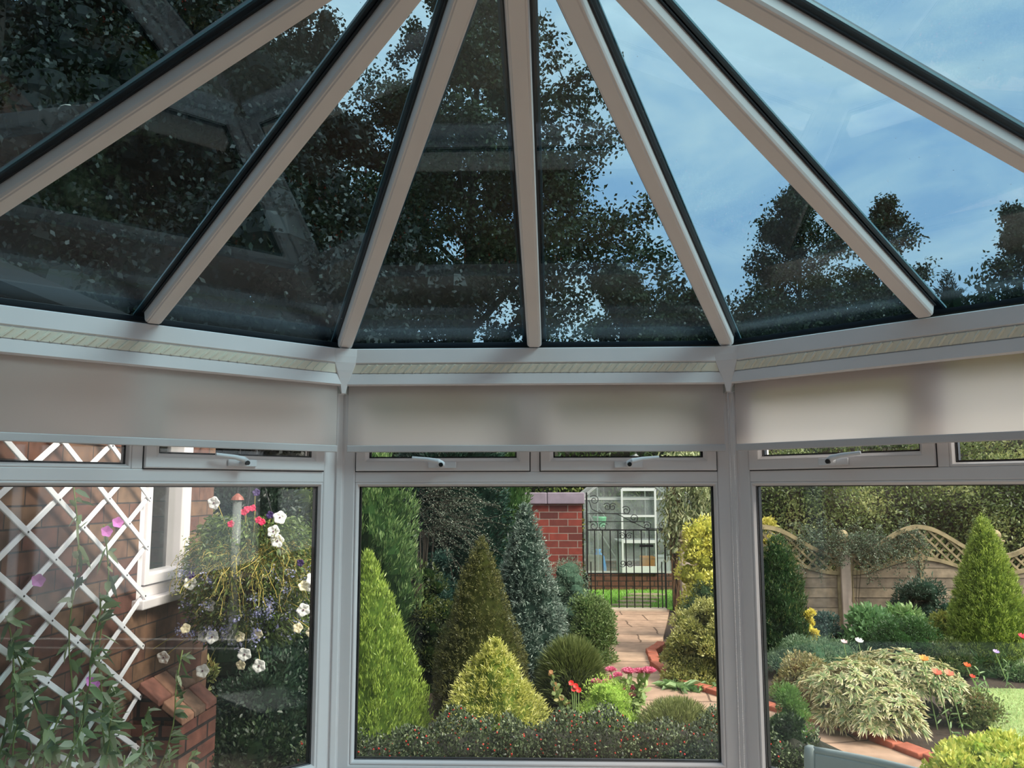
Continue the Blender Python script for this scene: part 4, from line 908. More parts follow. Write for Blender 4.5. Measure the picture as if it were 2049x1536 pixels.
for i in range(3):
    x0, x1 = posts[i]+.055, posts[i+1]-.055; Lx = x1-x0
    r_ = thing('lattice_fence', ['lattice topped timber panel between the gate vine and the first pale post', 'lattice topped timber panel behind the cone shaped conifer', 'lattice topped timber panel at the right edge of the picture'][i], 'fence panel', ((x0+x1)/2, FY, 0), 'timber fence panels with arched lattice tops')
    zl, zh = topz(1700, 1112, FY), topz(1845, 1054, FY); top = lambda u: zl+(zh-zl)*(.5-.5*math.cos(2*math.pi*u))
    bl, bh_ = topz(1700, 1146, FY), topz(1845, 1116, FY); bot = lambda u: bl+(bh_-bl)*(.5-.5*math.cos(2*math.pi*u))
    z = .04; j = 0
    while z < bh_:
        zt1 = z+.125; mb = MB(); us = np.linspace(0, 1, 33); seg = []
        for ua, ub in zip(us, us[1:]):
            ta, tb = min(zt1, bot(ua)), min(zt1, bot(ub))
            if ta-z > .008 and tb-z > .008: mb.hexa([(x0+Lx*ua, FY-.012-.0, z), (x0+Lx*ub, FY-.012, z), (x0+Lx*ub, FY+.006, z), (x0+Lx*ua, FY+.006, z)], [(x0+Lx*ua, FY-.004, ta), (x0+Lx*ub, FY-.004, tb), (x0+Lx*ub, FY+.006, tb), (x0+Lx*ua, FY+.006, ta)])
        if mb.v: mb.build('board', BOARD[j % 2], r_)
        z += .108; j += 1
    for fn, nm, h_ in ((top, 'arched_top_rail', .05), (bot, 'arched_lower_rail', .042)):
        mb = MB(); us = np.linspace(0, 1, 33)
        for ua, ub in zip(us, us[1:]): mb.hexa([(x0+Lx*ua, FY-.025, fn(ua)-h_/2), (x0+Lx*ub, FY-.025, fn(ub)-h_/2), (x0+Lx*ub, FY+.02, fn(ub)-h_/2), (x0+Lx*ua, FY+.02, fn(ua)-h_/2)], [(x0+Lx*ua, FY-.025, fn(ua)+h_/2), (x0+Lx*ub, FY-.025, fn(ub)+h_/2), (x0+Lx*ub, FY+.02, fn(ub)+h_/2), (x0+Lx*ua, FY+.02, fn(ua)+h_/2)])
        mb.build(nm, WOODF, r_)
    for u_ in (.5,): MB().box(x0+Lx*u_-.02, x0+Lx*u_+.02, FY-.03, FY-.013, .04, bot(u_)).build('batten', WOODF, r_)
    for xx in (x0+.015, x1-.015): MB().box(xx-.018, xx+.018, FY-.022, FY+.018, 0.03, zl).build('side_stile', WOODF, r_)
    mb = MB()
    for sg in (-1, 1):
        for q in np.arange(-.6, Lx+.6, .115):
            inn_ = []
            for t in np.linspace(0, 1.0, 121):
                z = bl-.1+t*.7; x = q+sg*(z-bl)*1.0; u = x/Lx
                if 0 <= u <= 1 and bot(u) < z < top(u): inn_.append((x0+x, z))
            if len(inn_) > 3:
                # keep contiguous run
                (xa, za), (xb, zb2) = inn_[0], inn_[-1]; yo = .006*sg
                mb.bar((xa, FY+yo-.004, za), (xb, FY+yo-.004, zb2), .022, .009, up=(0, 1, 0))
    mb.build('lattice', WOODF, r_)

# ================================================================== PLANTS
def px2(pxc, ytop, Y): p = at(pxc, Y); return p, topz(pxc, ytop, Y)
def CON(name, label, cat, pxc, ytop, wpx, Y, cols, n, L, W, prof='cone', **k):
    c, h = px2(pxc, ytop, Y); r_ = wpx/2*mpp(Y); return conifer(name, label, cat, c, h, r_, r_, cols, n, L, W, prof, **k)
def SHR(name, label, cat, pxc, ytop, wpx, Y, cols, n, L, W, depthr=None, **k):
    c, h = px2(pxc, ytop, Y); r_ = wpx/2*mpp(Y); return shrub(name, label, cat, c, h, r_, depthr or r_, cols, n, L, W, **k)
# ---- centre window
CON('lime_conifer', 'bright lime green cone shaped conifer at the left edge of the centre window', 'conifer', 738, 1110, 272, 2.05, ['#3f5c10', '#78981e', '#98bc2e', '#c4dc50'], 34000, .030, .006, 'fat', up=1.5, out=.45, jit=.22, amp=.05)
CON('green_conifer', 'tall mid green thuja behind the lime cone', 'conifer', 728, 880, 215, 3.9, ['#1e3a18', '#3a622a', '#628c42', '#90b064'], 36000, .05, .009, 'col', up=1.2, out=.7, jit=.25, amp=.2, depth=.4, tipbright=.6, spray=14)
CON('brown_green_conifer', 'olive brown cone shaped conifer in the middle of the centre window', 'conifer', 963, 1078, 208, 3.2, ['#2c3412', '#4e5622', '#6c7030', '#8c9048'], 40000, .020, .005, 'fat', up=.7, out=.8, jit=.5, amp=.07, depth=.3)
CON('blue_conifer', 'blue green cone shaped conifer behind the olive brown cone', 'conifer', 1052, 1008, 185, 4.0, ['#1c3028', '#466054', '#7c9888', '#bccec2'], 26000, .030, .009, 'fat', up=.3, out=.9, jit=.6, amp=.09)
CON('yellow_conifer', 'golden yellow rounded conifer behind the berry hedge', 'conifer', 990, 1283, 244, 1.95, ['#4c6414', '#94a428', '#ccd04a', '#eef094'], 32000, .028, .005, 'fat', up=.5, out=1.0, jit=.5, amp=.2, tipbright=.6, depth=.34, spray=14)
SHR('dark_shrub', 'dark green shrub with yellow tips between the thuja and the olive cone', 'shrub', 868, 1140, 105, 4.0, ['#12240c', '#28401a', '#5a6a20', '#a0a838'], 11000, .028, .010, nc=40)
SHR('blue_shrub', 'small dark blue green shrub above the yellow tipped one', 'shrub', 880, 1095, 70, 4.9, ['#14302a', '#244e42', '#4a7a68'], 6000, .03, .010, nc=24)
SHR('rounded_shrub', 'rounded grey green shrub left of the gate', 'shrub', 1132, 1130, 92, 5.6, ['#3c5a48', '#66866c', '#9ab89c'], 16000, .022, .006, prof='egg', nc=90, rc=.12, tmpl=KITE)
SHR('leafy_shrub', 'small pale leaved shrub at the left of the path end', 'shrub', 1180, 1200, 74, 5.0, ['#3c5828', '#6a8a44', '#9ab070'], 12000, .032, .014, nc=60, rc=.12)
# lavender type mound
c, h = px2(1140, 1275, 3.3); SEED[0] += 1; root = thing('heather_mound', 'spiky dark green mound beside the path, left of the pink flowers', 'shrub', c)
lv = LV(); n_ = 20000; th = rng.random(n_)*6.283; ph = rng.random(n_)**.6; rr_ = 74*mpp(3.3)
D0 = np.stack([np.cos(th)*ph*.9, np.sin(th)*ph*.9, 1.15-ph*.75], 1); D0 = unit(D0); ext = .62+.38*rng.random(n_)
P = c+np.stack([np.cos(th)*ph*rr_, np.sin(th)*ph*rr_, np.sqrt(np.clip(1-ph**2.4, 0, 1))*h*.95], 1)*ext[:, None]
lv.add(P-D0*.03, D0+rnd(n_)*.22, .09*(.5+.8*rng.random(n_)), .006, ext*.9-.3+rng.random(n_)*.3); lv.build('foliage', leafmat('heather', ['#1c2a10', '#3a4c1c', '#5c6e2c', '#8a9a4c'], .35), root)
corembs('dome', h*.7, rr_*.75, rr_*.75, lumps(3, .05), c).build('inner_branches', TWIG, root)
# sedum
def sedum(name, label, pxc, py, Y, wpx, heads):
    c = at(pxc, Y); root = thing(name, label, 'flowering plant', c); lv = LV(); mb = MB()
    for hx_, hy_, hr in heads:
        p = onY(hx_, hy_, Y+rng.uniform(-.08, .08)); b0 = c+np.array([rng.uniform(-.06, .06), rng.uniform(-.05, .05), 0]); pts = [b0, (b0+p)/2+np.array([0, 0, .02]), p-np.array([0, 0, .01])]; mb.tube(pts, .004, 5)
        for f in np.linspace(.15, .9, 13):
            q = pts[0]*(1-f)**2+2*f*(1-f)*pts[1]+f*f*pts[2]; lv.add(q+rnd(4)*.006, rnd(4)+np.array([0, 0, .4]), .06, .032, tmpl=OVAL)
        hm = LV(); n_ = 420; u = unit(rnd(n_)); u[:, 2] = abs(u[:, 2])*.45; hm.add(p+u*hr*1.25*(.8+.25*rng.random(n_))[:, None], u+rnd(n_)*.5+np.array([0, 0, .4]), .011, .009)
        hh = MB(); hh.ball(p, hr*1.05, 8, .4); hm.core(hh, .2); hm.build('flower_head', leafmat('sedum_pink', ['#d0507c', '#ec74a0', '#f8a4c4'], .2), root)
    mb.build('stem', plain('sedum_stem', '#86a060', .6), root); lv.build('foliage', leafmat('sedum_leaf', ['#7ea44c', '#a4c46c', '#c4dc90'], .4), root)
sedum('sedum', 'pink flowering sedum beside the path behind the lime mound', 1250, 1400, 2.5, 120, [(1193, 1364, .026), (1213, 1365, .026), (1230, 1357, .03), (1222, 1340, .026), (1257, 1343, .034), (1278, 1343, .03), (1298, 1342, .036), (1245, 1378, .022), (1265, 1376, .018), (1282, 1386, .018), (1265, 1390, .014), (1236, 1350, .02)])
c = at(1150, 1.9); root = thing('red_geranium', 'red flowered plant with few leaves in front of the spiky mound', 'flowering plant', c); mb = MB(); lv = LV()
for hx_, hy_ in ((1143, 1366), (1152, 1372), (1158, 1380), (1148, 1378)):
    p = onY(hx_, hy_, 1.9); petals(p, .016, (0, -1, .5), 6, .2, 1.2).build('flower', plain('geranium_red', '#d8241c', .5), root); mb.tube([c, p], .003, 5)
for hx_, hy_ in ((1115, 1385), (1125, 1400), (1135, 1410), (1110, 1375), (1105, 1350), (1120, 1395)):
    p = onY(hx_, hy_, 1.9); mb.tube([c, p], .003, 5); lv.add(p+rnd(8)*.012, rnd(8)+np.array([0, 0, .3]), .035, .028, tmpl=OVAL)
mb.build('stem', plain('sedum_stem', '#86a060'), root); lv.build('foliage', leafmat('geranium_leaf', ['#5a7a30', '#9ab060', '#c08050'], .4), root)
SHR('lime_mound', 'low lime green mound directly behind the berry hedge', 'shrub', 1203, 1368, 118, 2.2, ['#7ca428', '#a8d038', '#d4f068'], 12000, .018, .006, nc=50, tmpl=KITE, up=.9)
c, h = px2(1343, 1382, 2.2); root = thing('feathery_mound', 'feathery soft green mound at the right behind the berry hedge', 'shrub', c); lv = LV(); n_ = 15000; th = rng.random(n_)*6.283; ph = rng.random(n_)**.6; rr_ = 100*mpp(2.2)
D0 = unit(np.stack([np.cos(th)*ph, np.sin(th)*ph, 1.1-ph*.6], 1)); P = c+np.stack([np.cos(th)*ph*rr_, np.sin(th)*ph*rr_, np.sqrt(np.clip(1-ph**2.2, 0, 1))*h*.9], 1)*(.6+.4*rng.random(n_))[:, None]
lv.add(P-D0*.02, D0+rnd(n_)*.3, .045, .004); lv.build('foliage', leafmat('feather', ['#4c5c24', '#7a8a40', '#a8b468'], .35), root); corembs('dome', h*.7, rr_*.75, rr_*.75, lumps(4, .05), c).build('inner_branches', TWIG, root)
# berry hedge: box shape with leaves and red berries
def hedge(name, label, pts, wdt, h, n, cols, L, W, berries=0, cat='hedge'):
    P0 = [np.array([*p, 0.]) for p in pts]; seg = [np.linalg.norm(b-a) for a, b in zip(P0, P0[1:])]; tot = sum(seg)
    root = thing(name, label, cat, P0[len(P0)//2]); q = rng.random(n)*tot; k = np.searchsorted(np.cumsum(seg), q); k = np.minimum(k, len(seg)-1); cs = np.concatenate([[0], np.cumsum(seg)])
    A = np.array(P0)[k]; B = np.array(P0)[k+1]; f = ((q-cs[k])/np.array(seg)[k])[:, None]; base = A+(B-A)*f; dr = unit(B-A); nr = np.stack([dr[:, 1], -dr[:, 0], 0*dr[:, 0]], 1)
    a = rng.random(n)*math.pi; wv = 1+.09*np.sin(q*9)+.07*np.sin(q*23+1); sx = np.sign(np.cos(a))*np.abs(np.cos(a))**.5; sz = np.sin(a)**.5
    P = base+nr*(sx*wdt/2*wv)[:, None]*(.9+.15*rng.random(n))[:, None]; P[:, 2] = sz*h*wv*(.9+.15*rng.random(n)); lo = rng.random(n) < .35; P[lo, 2] = rng.random(lo.sum())*h*.9
    Nn = nr*sx[:, None]+np.array([0, 0, 1.])*sz[:, None]
    lv = LV(); lv.add(P, Nn*.9+rnd(n)*.6, L*(.7+.6*rng.random(n)), W, None, OVAL); lv.build('foliage', leafmat('leaf_'+cols[0][1:]+cols[-1][1:], cols, .3, .06), root)
    mb = MB()
    for a_, b_ in zip(P0, P0[1:]):
        m_ = max(2, int(np.linalg.norm(b_-a_)/.12))
        for j in range(m_+1): c = a_+(b_-a_)*j/m_; mb.ball(c+np.array([0, 0, h*.45]), min(wdt*.42, h*.5), 8, 1.0 if h < wdt else h/wdt)
    mb.build('inner_branches', TWIG, root)
    if berries:
        mb = MB(); idx = rng.integers(0, n, berries)
        for i in idx: mb.ball(P[i]*np.array([1, 1, .98])+Nn[i]*.012, .0055, 6)
        b_ = mb.build('berries', plain('red_berry', '#d03224', .3), root, smooth=True); b_['kind'] = 'stuff'
    return root
hh_ = topz(1080, 1452, 1.3)
hedge('berry_hedge', 'low clipped hedge with small leaves and red berries under the centre window', [(-1.0, .72), (-.72, 1.15), (-.2, 1.35), (.5, 1.38), (1.05, 1.30), (1.42, 1.18)], .48, hh_, 48000, ['#182a10', '#2c4420', '#4c6436', '#94a878'], .017, .010, 850)
# ---- right of the path
SHR('variegated_shrub', 'yellow and olive variegated shrub at the right of the path', 'shrub', 1408, 1208, 165, 4.4, ['#4a541a', '#888f34', '#bec25c', '#e0e29c'], 24000, .026, .012, nc=70, rc=.09)
SHR('low_conifer', 'low dark grey green shrub below the bright yellow one', 'shrub', 1410, 1168, 110, 5.4, ['#2a4428', '#48683c', '#74905c'], 12000, .03, .008, nc=40, tmpl=KITE)
SHR('yellow_shrub', 'bright yellow leaved shrub beside the timber post', 'shrub', 1415, 1040, 118, 5.6, ['#7c8410', '#bcc01c', '#e8e83c', '#f8f47c'], 20000, .030, .017, prof='col', nc=130, rc=.10)
c = at(1352, 3.95); root = thing('leafy_rosette', 'broad strap leaved green plant inside the brick edged bed', 'plant', c); lv = LV()
for cx_, cy_, s_ in ((0, 0, 1), (.10, .05, .8), (-.06, .06, .8), (.2, -.03, .7), (.3, .0, .6)):
    n_ = 26; th = rng.random(n_)*6.283; el = .25+1.0*rng.random(n_); D = np.stack([np.cos(th), np.sin(th), el], 1); lv.add(c+np.array([cx_, cy_, .02])+rnd(n_)*.01, D, .26*s_*(.7+.5*rng.random(n_)), .042*s_, None, OVAL, .55, .3)
lv.build('foliage', leafmat('rosette', ['#4c7c34', '#78a458', '#a4c88c'], .35), root)
MB().tube([c, c+np.array([0, 0, .04])], .03, 8).build('crown', SOIL, root)
# ---- right window
CON('cone_conifer', 'large yellow green cone shaped conifer in front of the fence', 'conifer', 1962, 1036, 172, 4.9, ['#3c5412', '#6c8c20', '#9cb830', '#c0d450'], 42000, .030, .007, 'fat', up=.8, out=.7, jit=.35, amp=.04)
CON('dark_conifer', 'dark green conifer at the left edge of the right window', 'conifer', 1550, 1075, 110, 5.4, ['#142c14', '#24481e', '#3f6a30', '#7a7a30'], 18000, .03, .008, 'egg', up=1.0, amp=.1)
SHR('yellow_sprig', 'small upright bright yellow shrub beside the dark conifer', 'shrub', 1609, 1214, 26, 5.3, ['#c8c020', '#e8e038', '#f8f070'], 2200, .030, .018, prof='egg', nc=16)
SHR('grey_shrub', 'grey green shrub in front of the pale fence post', 'shrub', 1638, 1210, 60, 5.6, ['#24443c', '#40645a', '#6c8c80'], 6000, .028, .012, prof='egg', nc=30)
SHR('spreading_juniper', 'low spreading grey green juniper in the right hand bed', 'shrub', 1615, 1287, 180, 4.6, ['#36583c', '#5c8258', '#94b084'], 20000, .028, .006, nc=80, tmpl=KITE, up=.6, depthr=.3)
SHR('bronze_shrub', 'shrub with bronze and green leaves beside the cream variegated one', 'shrub', 1598, 1322, 110, 3.5, ['#5a4828', '#7c7c3c', '#a8a868', '#b08058'], 9000, .026, .013, nc=40)
SHR('fern_shrub', 'broad leaved green shrub at the foot of the pale post', 'shrub', 1728, 1228, 110, 5.4, ['#3a6a34', '#5c9450', '#8cbc78'], 4200, .055, .03, nc=30)
SHR('rounded_conifer', 'rounded dark green shrub left of the cone conifer', 'shrub', 1800, 1240, 140, 4.8, ['#1e3c18', '#34602a', '#588a40'], 22000, .024, .008, nc=60, tmpl=KITE, rc=.11)
SHR('olive_shrub', 'low olive green shrub at the foot of the rounded dark shrub', 'shrub', 1868, 1282, 90, 4.6, ['#263c18', '#4c6428', '#7a8a3c'], 9000, .024, .009, nc=30)
SHR('spotted_shrub', 'yellow and green spotted shrub beside the cone conifer', 'shrub', 1872, 1225, 62, 5.2, ['#3c5c20', '#8a9a30', '#dcd858'], 5000, .034, .016, prof='egg', nc=26)
SHR('upright_plant', 'upright leafy green plants behind the cream variegated shrub', 'shrub', 1795, 1222, 90, 5.6, ['#4a7c34', '#74a454', '#a8c880'], 2600, .07, .026, nc=20, prof='egg')
# variegated whorled shrub: green leaves with cream margins
def whorled(name, label, blobs, n, cat='shrub'):
    c0 = np.mean([b[0] for b in blobs], 0)*np.array([1, 1, 0]); root = thing(name, label, cat, c0); a = LV(); g = LV()
    for c, rx, ry, h in blobs:
        m_ = n; th = rng.random(m_)*6.283; ph = np.arccos(1-1.15*rng.random(m_)); u = np.stack([np.sin(ph)*np.cos(th), np.sin(ph)*np.sin(th), np.cos(ph)], 1)
        W0 = c+u*np.array([rx, ry, h])*(.72+.30*rng.random(m_))[:, None]; W0[:, 2] = np.maximum(W0[:, 2], .04); ax = unit(u+np.array([0, 0, .5])+rnd(m_)*.25)
        for j in range(11):
            e = unit(np.cross(ax, rnd(m_))); D = unit(ax*.55+e); L = .078*(.7+.5*rng.random(m_)); st = rng.random(m_)
            q = rnd(m_); nr = unit(ax); sd = unit(np.cross(D, nr)); nn = np.cross(sd, D)
            for lv_, s_, of in ((a, 1.0, 0.0), (g, .72, .0022)):
                tv, tf = KITE; Wd_ = .019*s_; Ls = L*s_; P = W0+D*(L*.08*(1 if s_ < 1 else 0))[:, None]+nn*of
                X = P[:, None, :]+D[:, None, :]*(tv[None, :, 0:1]*Ls[:, None, None])+sd[:, None, :]*(tv[None, :, 1:2]*Wd_); X[:, :, 2] -= .35*Ls[:, None]*tv[None, :, 0]**2
                lv_.V.append(X.reshape(-1, 3)); lv_.F.append((tf[None]+np.arange(m_)[:, None, None]*4).reshape(-1, 4)+lv_.n); lv_.n += m_*4; lv_.T.append(st)
    a.build('leaf_margins', leafmat('cream_margin', ['#c8c484', '#e4dfa8', '#f4eec8'], .35), root); g.build('foliage', leafmat('margin_green', ['#5c7a40', '#7c9a54', '#a8b870'], .35), root)
    mb = MB()
    for c, rx, ry, h in blobs: mb.ball(c*np.array([1, 1, 0])+np.array([0, 0, h*.4]), min(rx, ry)*.4, 10, h/min(rx, ry)*.8)
    mb.build('inner_branches', TWIG, root)
Yv = 2.45; s = mpp(Yv)
def bl(px, py, wpx, hpx, Y): c = onY(px, py, Y); return (np.array([c[0], Y, max(c[2], .05)]), wpx/2*mpp(Y), wpx/2*mpp(Y)*.8, hpx/2*mpp(Y))
whorled('pieris', 'big cream and green variegated shrub with whorled leaves in the right bed', [bl(1700, 1375, 175, 100, 2.85), bl(1790, 1355, 190, 100, 3.2), bl(1850, 1380, 150, 110, 3.1), bl(1765, 1435, 160, 120, 2.6), bl(1690, 1425, 110, 110, 2.75)], 185)
SHR('red_twig_shrub', 'sparse shrub with reddish twigs right of the variegated one', 'shrub', 1915, 1390, 100, 3.0, ['#4c5c2c', '#6c7c3c', '#9a6a48'], 3500, .024, .010, nc=40, core=.3)
SHR('golden_groundcover', 'golden green low plants at the bottom right under the lawn', 'ground cover', 1990, 1496, 330, 1.42, ['#7a9c1c', '#a4c02c', '#d4dc4c', '#ece868'], 15000, .032, .019, nc=140, rc=.07, depthr=.42, up=.7)
SHR('green_mound', 'soft green conifer mound above the end of the berry hedge', 'shrub', 1555, 1378, 90, 2.15, ['#3c6420', '#5c8c30', '#88b44c'], 11000, .024, .005, nc=36, tmpl=KITE, up=.8)
SHR('berry_shrub', 'dark rounded end of berry bushes at the lower left of the right window', 'shrub', 1560, 1436, 110, 1.25, ['#16280f', '#2c4820', '#4c6a38'], 11000, .022, .013, nc=40)
# bed flowers at the right
def lily(px, py, Y, col, label, k=6, r_=.035):
    c = at(px, Y); root = thing('lily', label, 'flower', c); p = onY(px, py, Y); m_ = plain('lily_'+col[1:], col, .5)
    petals(p, r_, (.1, -.5, 1), k, .9, .7).build('bloom', m_, root); MB().tube([c, p], .004, 5).build('stem', plain('sedum_stem', '#86a060'), root)
    lv = LV(); n_ = 14; z = rng.random(n_)*p[2]*.85; lv.add(c+np.stack([0*z, 0*z, z+.01], 1), rnd(n_)+np.array([0, 0, .6]), .07, .014, tmpl=OVAL, droop=.3); lv.build('foliage', leafmat('rosette', ['#4c7c34']), root)
lily(1847, 1322, 2.9, '#f0a04c', 'orange lily standing above the variegated shrub'); lily(1873, 1350, 2.75, '#ec7a60', 'coral lily lower right of the orange one'); lily(1897, 1352, 2.8, '#f08c70', 'coral lily nearest to the lawn')
lily(1934, 1334, 3.9, '#f06428', 'small orange flower in the bed left of the lawn', 6, .03); lily(1945, 1356, 3.7, '#e04830', 'small red flower low beside the lawn edge', 6, .024); lily(1992, 1307, 4.2, '#c8b0e0', 'pale lilac flower in front of the cone conifer', 8, .028); lily(2045, 1278, 4.4, '#e03850', 'red rose bloom at the right edge of the picture', 7, .04)
lily(1718, 1286, 3.9, '#f0f0ea', 'white flower beside the spreading juniper', 7, .035); lily(1688, 1287, 4.0, '#ecc8c8', 'pale pink flower beside the spreading juniper', 6, .028)
SHR('white_flower_bed', 'leafy plants with tiny white flowers at the lawn edge below the cone conifer', 'flowering plant', 2025, 1318, 110, 4.6, ['#3c6830', '#6a9450', '#a0c080', '#e8ece0'], 6000, .035, .012, nc=50, depthr=.25)
SHR('strap_plant', 'strap leaved plants left of the tiny white flowers', 'flowering plant', 1955, 1315, 90, 4.7, ['#3c6830', '#5c8c48', '#8cb070'], 2200, .08, .012, nc=20, core=.3, up=1.0, depthr=.2)
# climber sprays over the fence
c = at(1720, FY-.1); root = thing('fence_creeper', 'small leaved grey green creeper arching over the fence near the pale post', 'climbing plant', c); mb = MB(); lv = LV()
for i in range(120):
    p = onY(rng.uniform(1590, 1830), rng.uniform(1075, 1110), FY+rng.uniform(-.05, .15)); pts = wander(p, (rng.uniform(-1, 1), -.5, .8), int(rng.integers(6, 14)), .045, .25, np.array([0, -.02, -.22])); mb.tube(pts, .0025, 3, cap=False)
    for q in pts[1:]: lv.add(q+rnd(11)*.016, rnd(11), .022, .011)
for i in range(3):
    p = onY(rng.uniform(1705, 1740), 1100+rng.uniform(0, 30), FY-.1); mb.tube([p, p*np.array([1, 1, .5])+rnd(1)[0]*.03, c+np.array([rng.uniform(-.1, .3), 0, 0])], .004, 4)
mb.build('stem', plain('creeper_stem', '#4a4030', .8), root); lv.build('foliage', leafmat('creeper', ['#2c4030', '#4c6448', '#7c9474'], .3), root)
SHR('bank_shrub', 'dark bluish shrub growing against the fence left of the cone conifer', 'shrub', 1835, 1168, 130, 5.9, ['#1c3428', '#30503c', '#54745c'], 12000, .03, .012, nc=50, depthr=.35)
SHR('golden_climber', 'golden leaves at the top of the fence beside the window post', 'shrub', 1530, 1045, 60, 6.7, ['#8a8c28', '#c8c440', '#e8e070'], 3000, .05, .028, prof='egg', nc=30)
# ---- dark shrubs behind the centre window
CON('dark_evergreen', 'very dark blue green evergreen behind the thuja, long arching sprays in front', 'conifer', 905, 780, 230, 5.9, ['#0c1c16', '#16342a', '#24503f', '#3a6a58'], 26000, .055, .014, 'col', up=.4, out=.9, amp=.1)
CON('green_evergreen', 'mid green conifer behind the blue cone, beside the brick wall', 'conifer', 1012, 850, 100, 6.3, ['#203e1a', '#42692e', '#6f9a4e'], 14000, .05, .012, 'col', up=1.0, amp=.1)
CON('dark_evergreen', 'dark evergreen behind the blue cone and the mid green conifer', 'conifer', 960, 800, 130, 7.4, ['#0e221a', '#1c3e30', '#2f5e4c'], 14000, .06, .015, 'col', up=.4, out=.9, amp=.1)
c = at(850, 4.9); root = thing('arching_cotoneaster', 'long arching cotoneaster branches in front of the dark evergreen', 'shrub', c); mb = MB(); lv = LV()
for i in range(90):
    p = onY(rng.uniform(825, 880), rng.uniform(975, 1080), 5.1+rng.random()*.3); pts = wander(p, (rng.uniform(.2, 1), -.3, rng.uniform(-.3, .6)), int(rng.integers(8, 17)), .055, .10, np.array([.02, 0, -.07])); mb.tube(pts, .0022, 3, cap=False)
    for q in pts[1:]: lv.add(q+rnd(5)*.012, rnd(5), .018, .009)
for i in range(10): mb.tube([c+rnd(1)[0]*.05*np.array([1, 1, 0]), onY(rng.uniform(830, 870), 1060, 5.15)], .008, 4)
mb.build('branches', plain('cotoneaster_stem', '#463e34', .8), root); lv.build('foliage', leafmat('cotoneaster', ['#243a2c', '#4c6450', '#9aa890'], .3), root)
c = at(830, 4.3); root = thing('pink_spikes', 'plant with pink flower spikes between thuja and dark shrub', 'flowering plant', c)
for px, py in ((824, 1146), (815, 1170), (836, 1166), (809, 1188), (832, 1184), (840, 1178)):
    p = onY(px, py, 4.1); lv = LV(); lv.add(p+rnd(90)*np.array([.012, .012, .028]), rnd(90), .016, .012); lv.build('flower_spike', leafmat('spike_pink', ['#a44c80', '#cc78a4'], .2), root)
    MB().tube([c, p], .004, 4).build('stem', plain('cotoneaster_stem', '#6a5c50'), root)
# ---- plants in the left window
def spot(px, Y): return at(px, Y)
SHR('ivy_mound', 'dark small leaved bush beside the brick buttress', 'shrub', 565, 1330, 235, 1.75, ['#0f1f14', '#1e3a26', '#3a5e40'], 20000, .026, .015, nc=70, rc=.14, depthr=.5)
SHR('dark_bush', 'tall dark bush behind the hanging basket', 'shrub', 500, 960, 200, 3.0, ['#0e1c12', '#1c3422', '#34523a'], 16000, .04, .02, prof='col', nc=80, rc=.2, depthr=.5)
SHR('olive_bush', 'olive green leafy bush at the right behind the hanging basket', 'shrub', 610, 985, 110, 3.6, ['#26340f', '#4c6020', '#7c8a34'], 9000, .045, .02, prof='egg', nc=50, rc=.15)
SHR('dark_bush', 'dark tall bush between the basket and the thuja', 'shrub', 665, 940, 150, 4.8, ['#0c1a10', '#1a3220', '#304c34'], 9000, .05, .025, prof='col', nc=70, rc=.22, depthr=.5)
SHR('wall_creeper', 'sparse creeper on the brick wall behind the basket', 'climbing plant', 405, 985, 70, 1.75, ['#4a5c28', '#7c8a40', '#a88848'], 1300, .04, .016, prof='col', nc=40, core=0, depthr=.12)
SHR('ground_creeper', 'low dark ground cover under the hanging basket beside the berry hedge', 'ground cover', 500, 1440, 230, 1.35, ['#12220f', '#284020', '#48663a'], 12000, .024, .014, nc=60, rc=.1, depthr=.3)
# ---- hedges beyond the fence
def bank(name, label, x0, x1, y, h, thick, n, cols, L, W, cat='hedge', lump=.35):
    root = thing(name, label, cat, ((x0+x1)/2, y, 0)); lv = LV(); P = np.stack([rng.uniform(x0, x1, n), y+np.clip(rng.normal(size=n), -1.5, 1.5)*thick*.25, np.zeros(n)], 1)
    f1 = np.sin(P[:, 0]*1.7+y)+.6*np.sin(P[:, 0]*4.1+2*y)+.4*np.sin(P[:, 0]*9.3); tp = h*(1+lump*.25*f1); q = rng.random(n)**.8; P[:, 2] = q*tp
    bulge = .35*np.sin(P[:, 0]*3+P[:, 2]*4)+.25*np.sin(P[:, 0]*7.3-P[:, 2]*5); P[:, 1] += -thick*.5*np.sqrt(np.clip(1-q**3, 0, 1))+thick*.25*bulge
    cl_ = (np.sin(P[:, 0]*5+P[:, 2]*3)+np.sin(P[:, 2]*7-P[:, 0]*2))*.18
    lv.add(P, rnd(n)*.7+np.array([0, -.6, .5]), L*(.6+.8*rng.random(n)), W, rng.random(n)*.6+.2+cl_, OVAL); 
    v = []; m_ = 24; mb = MB(); 
    for i in range(m_+1):
        x = x0+(x1-x0)*i/m_; fx = math.sin(x*1.7+y)+.6*math.sin(x*4.1+2*y); t_ = h*(1+lump*.25*fx)*.93
        for dy_, z in ((-thick*.32, 0), (-thick*.28, t_*.8), (0, t_), (thick*.4, t_*.9), (thick*.4, 0)): v.append((x, y+dy_, z))
    mb.add(v, [(i*5+j, i*5+j+1, (i+1)*5+j+1, (i+1)*5+j) for i in range(m_) for j in range(4)]); mb.build('inner_branches', TWIG, root)
    lv.build('foliage', leafmat('leaf_'+cols[0][1:]+cols[-1][1:], cols, .35), root); return root
bank('bramble_hedge', 'tall mixed hedge growing right behind the arched fence', 2.6, 9.5, 8.9, 2.0, 1.2, 52000, ['#26381a', '#4a602c', '#758a48', '#a6ae64'], .045, .026)
bank('bramble_hedge', 'higher wild hedge behind the tall mixed hedge', 3.6, 14, 11.8, 2.75, 1.6, 46000, ['#1e3018', '#425a2a', '#6c8044', '#98a05c'], .065, .035)
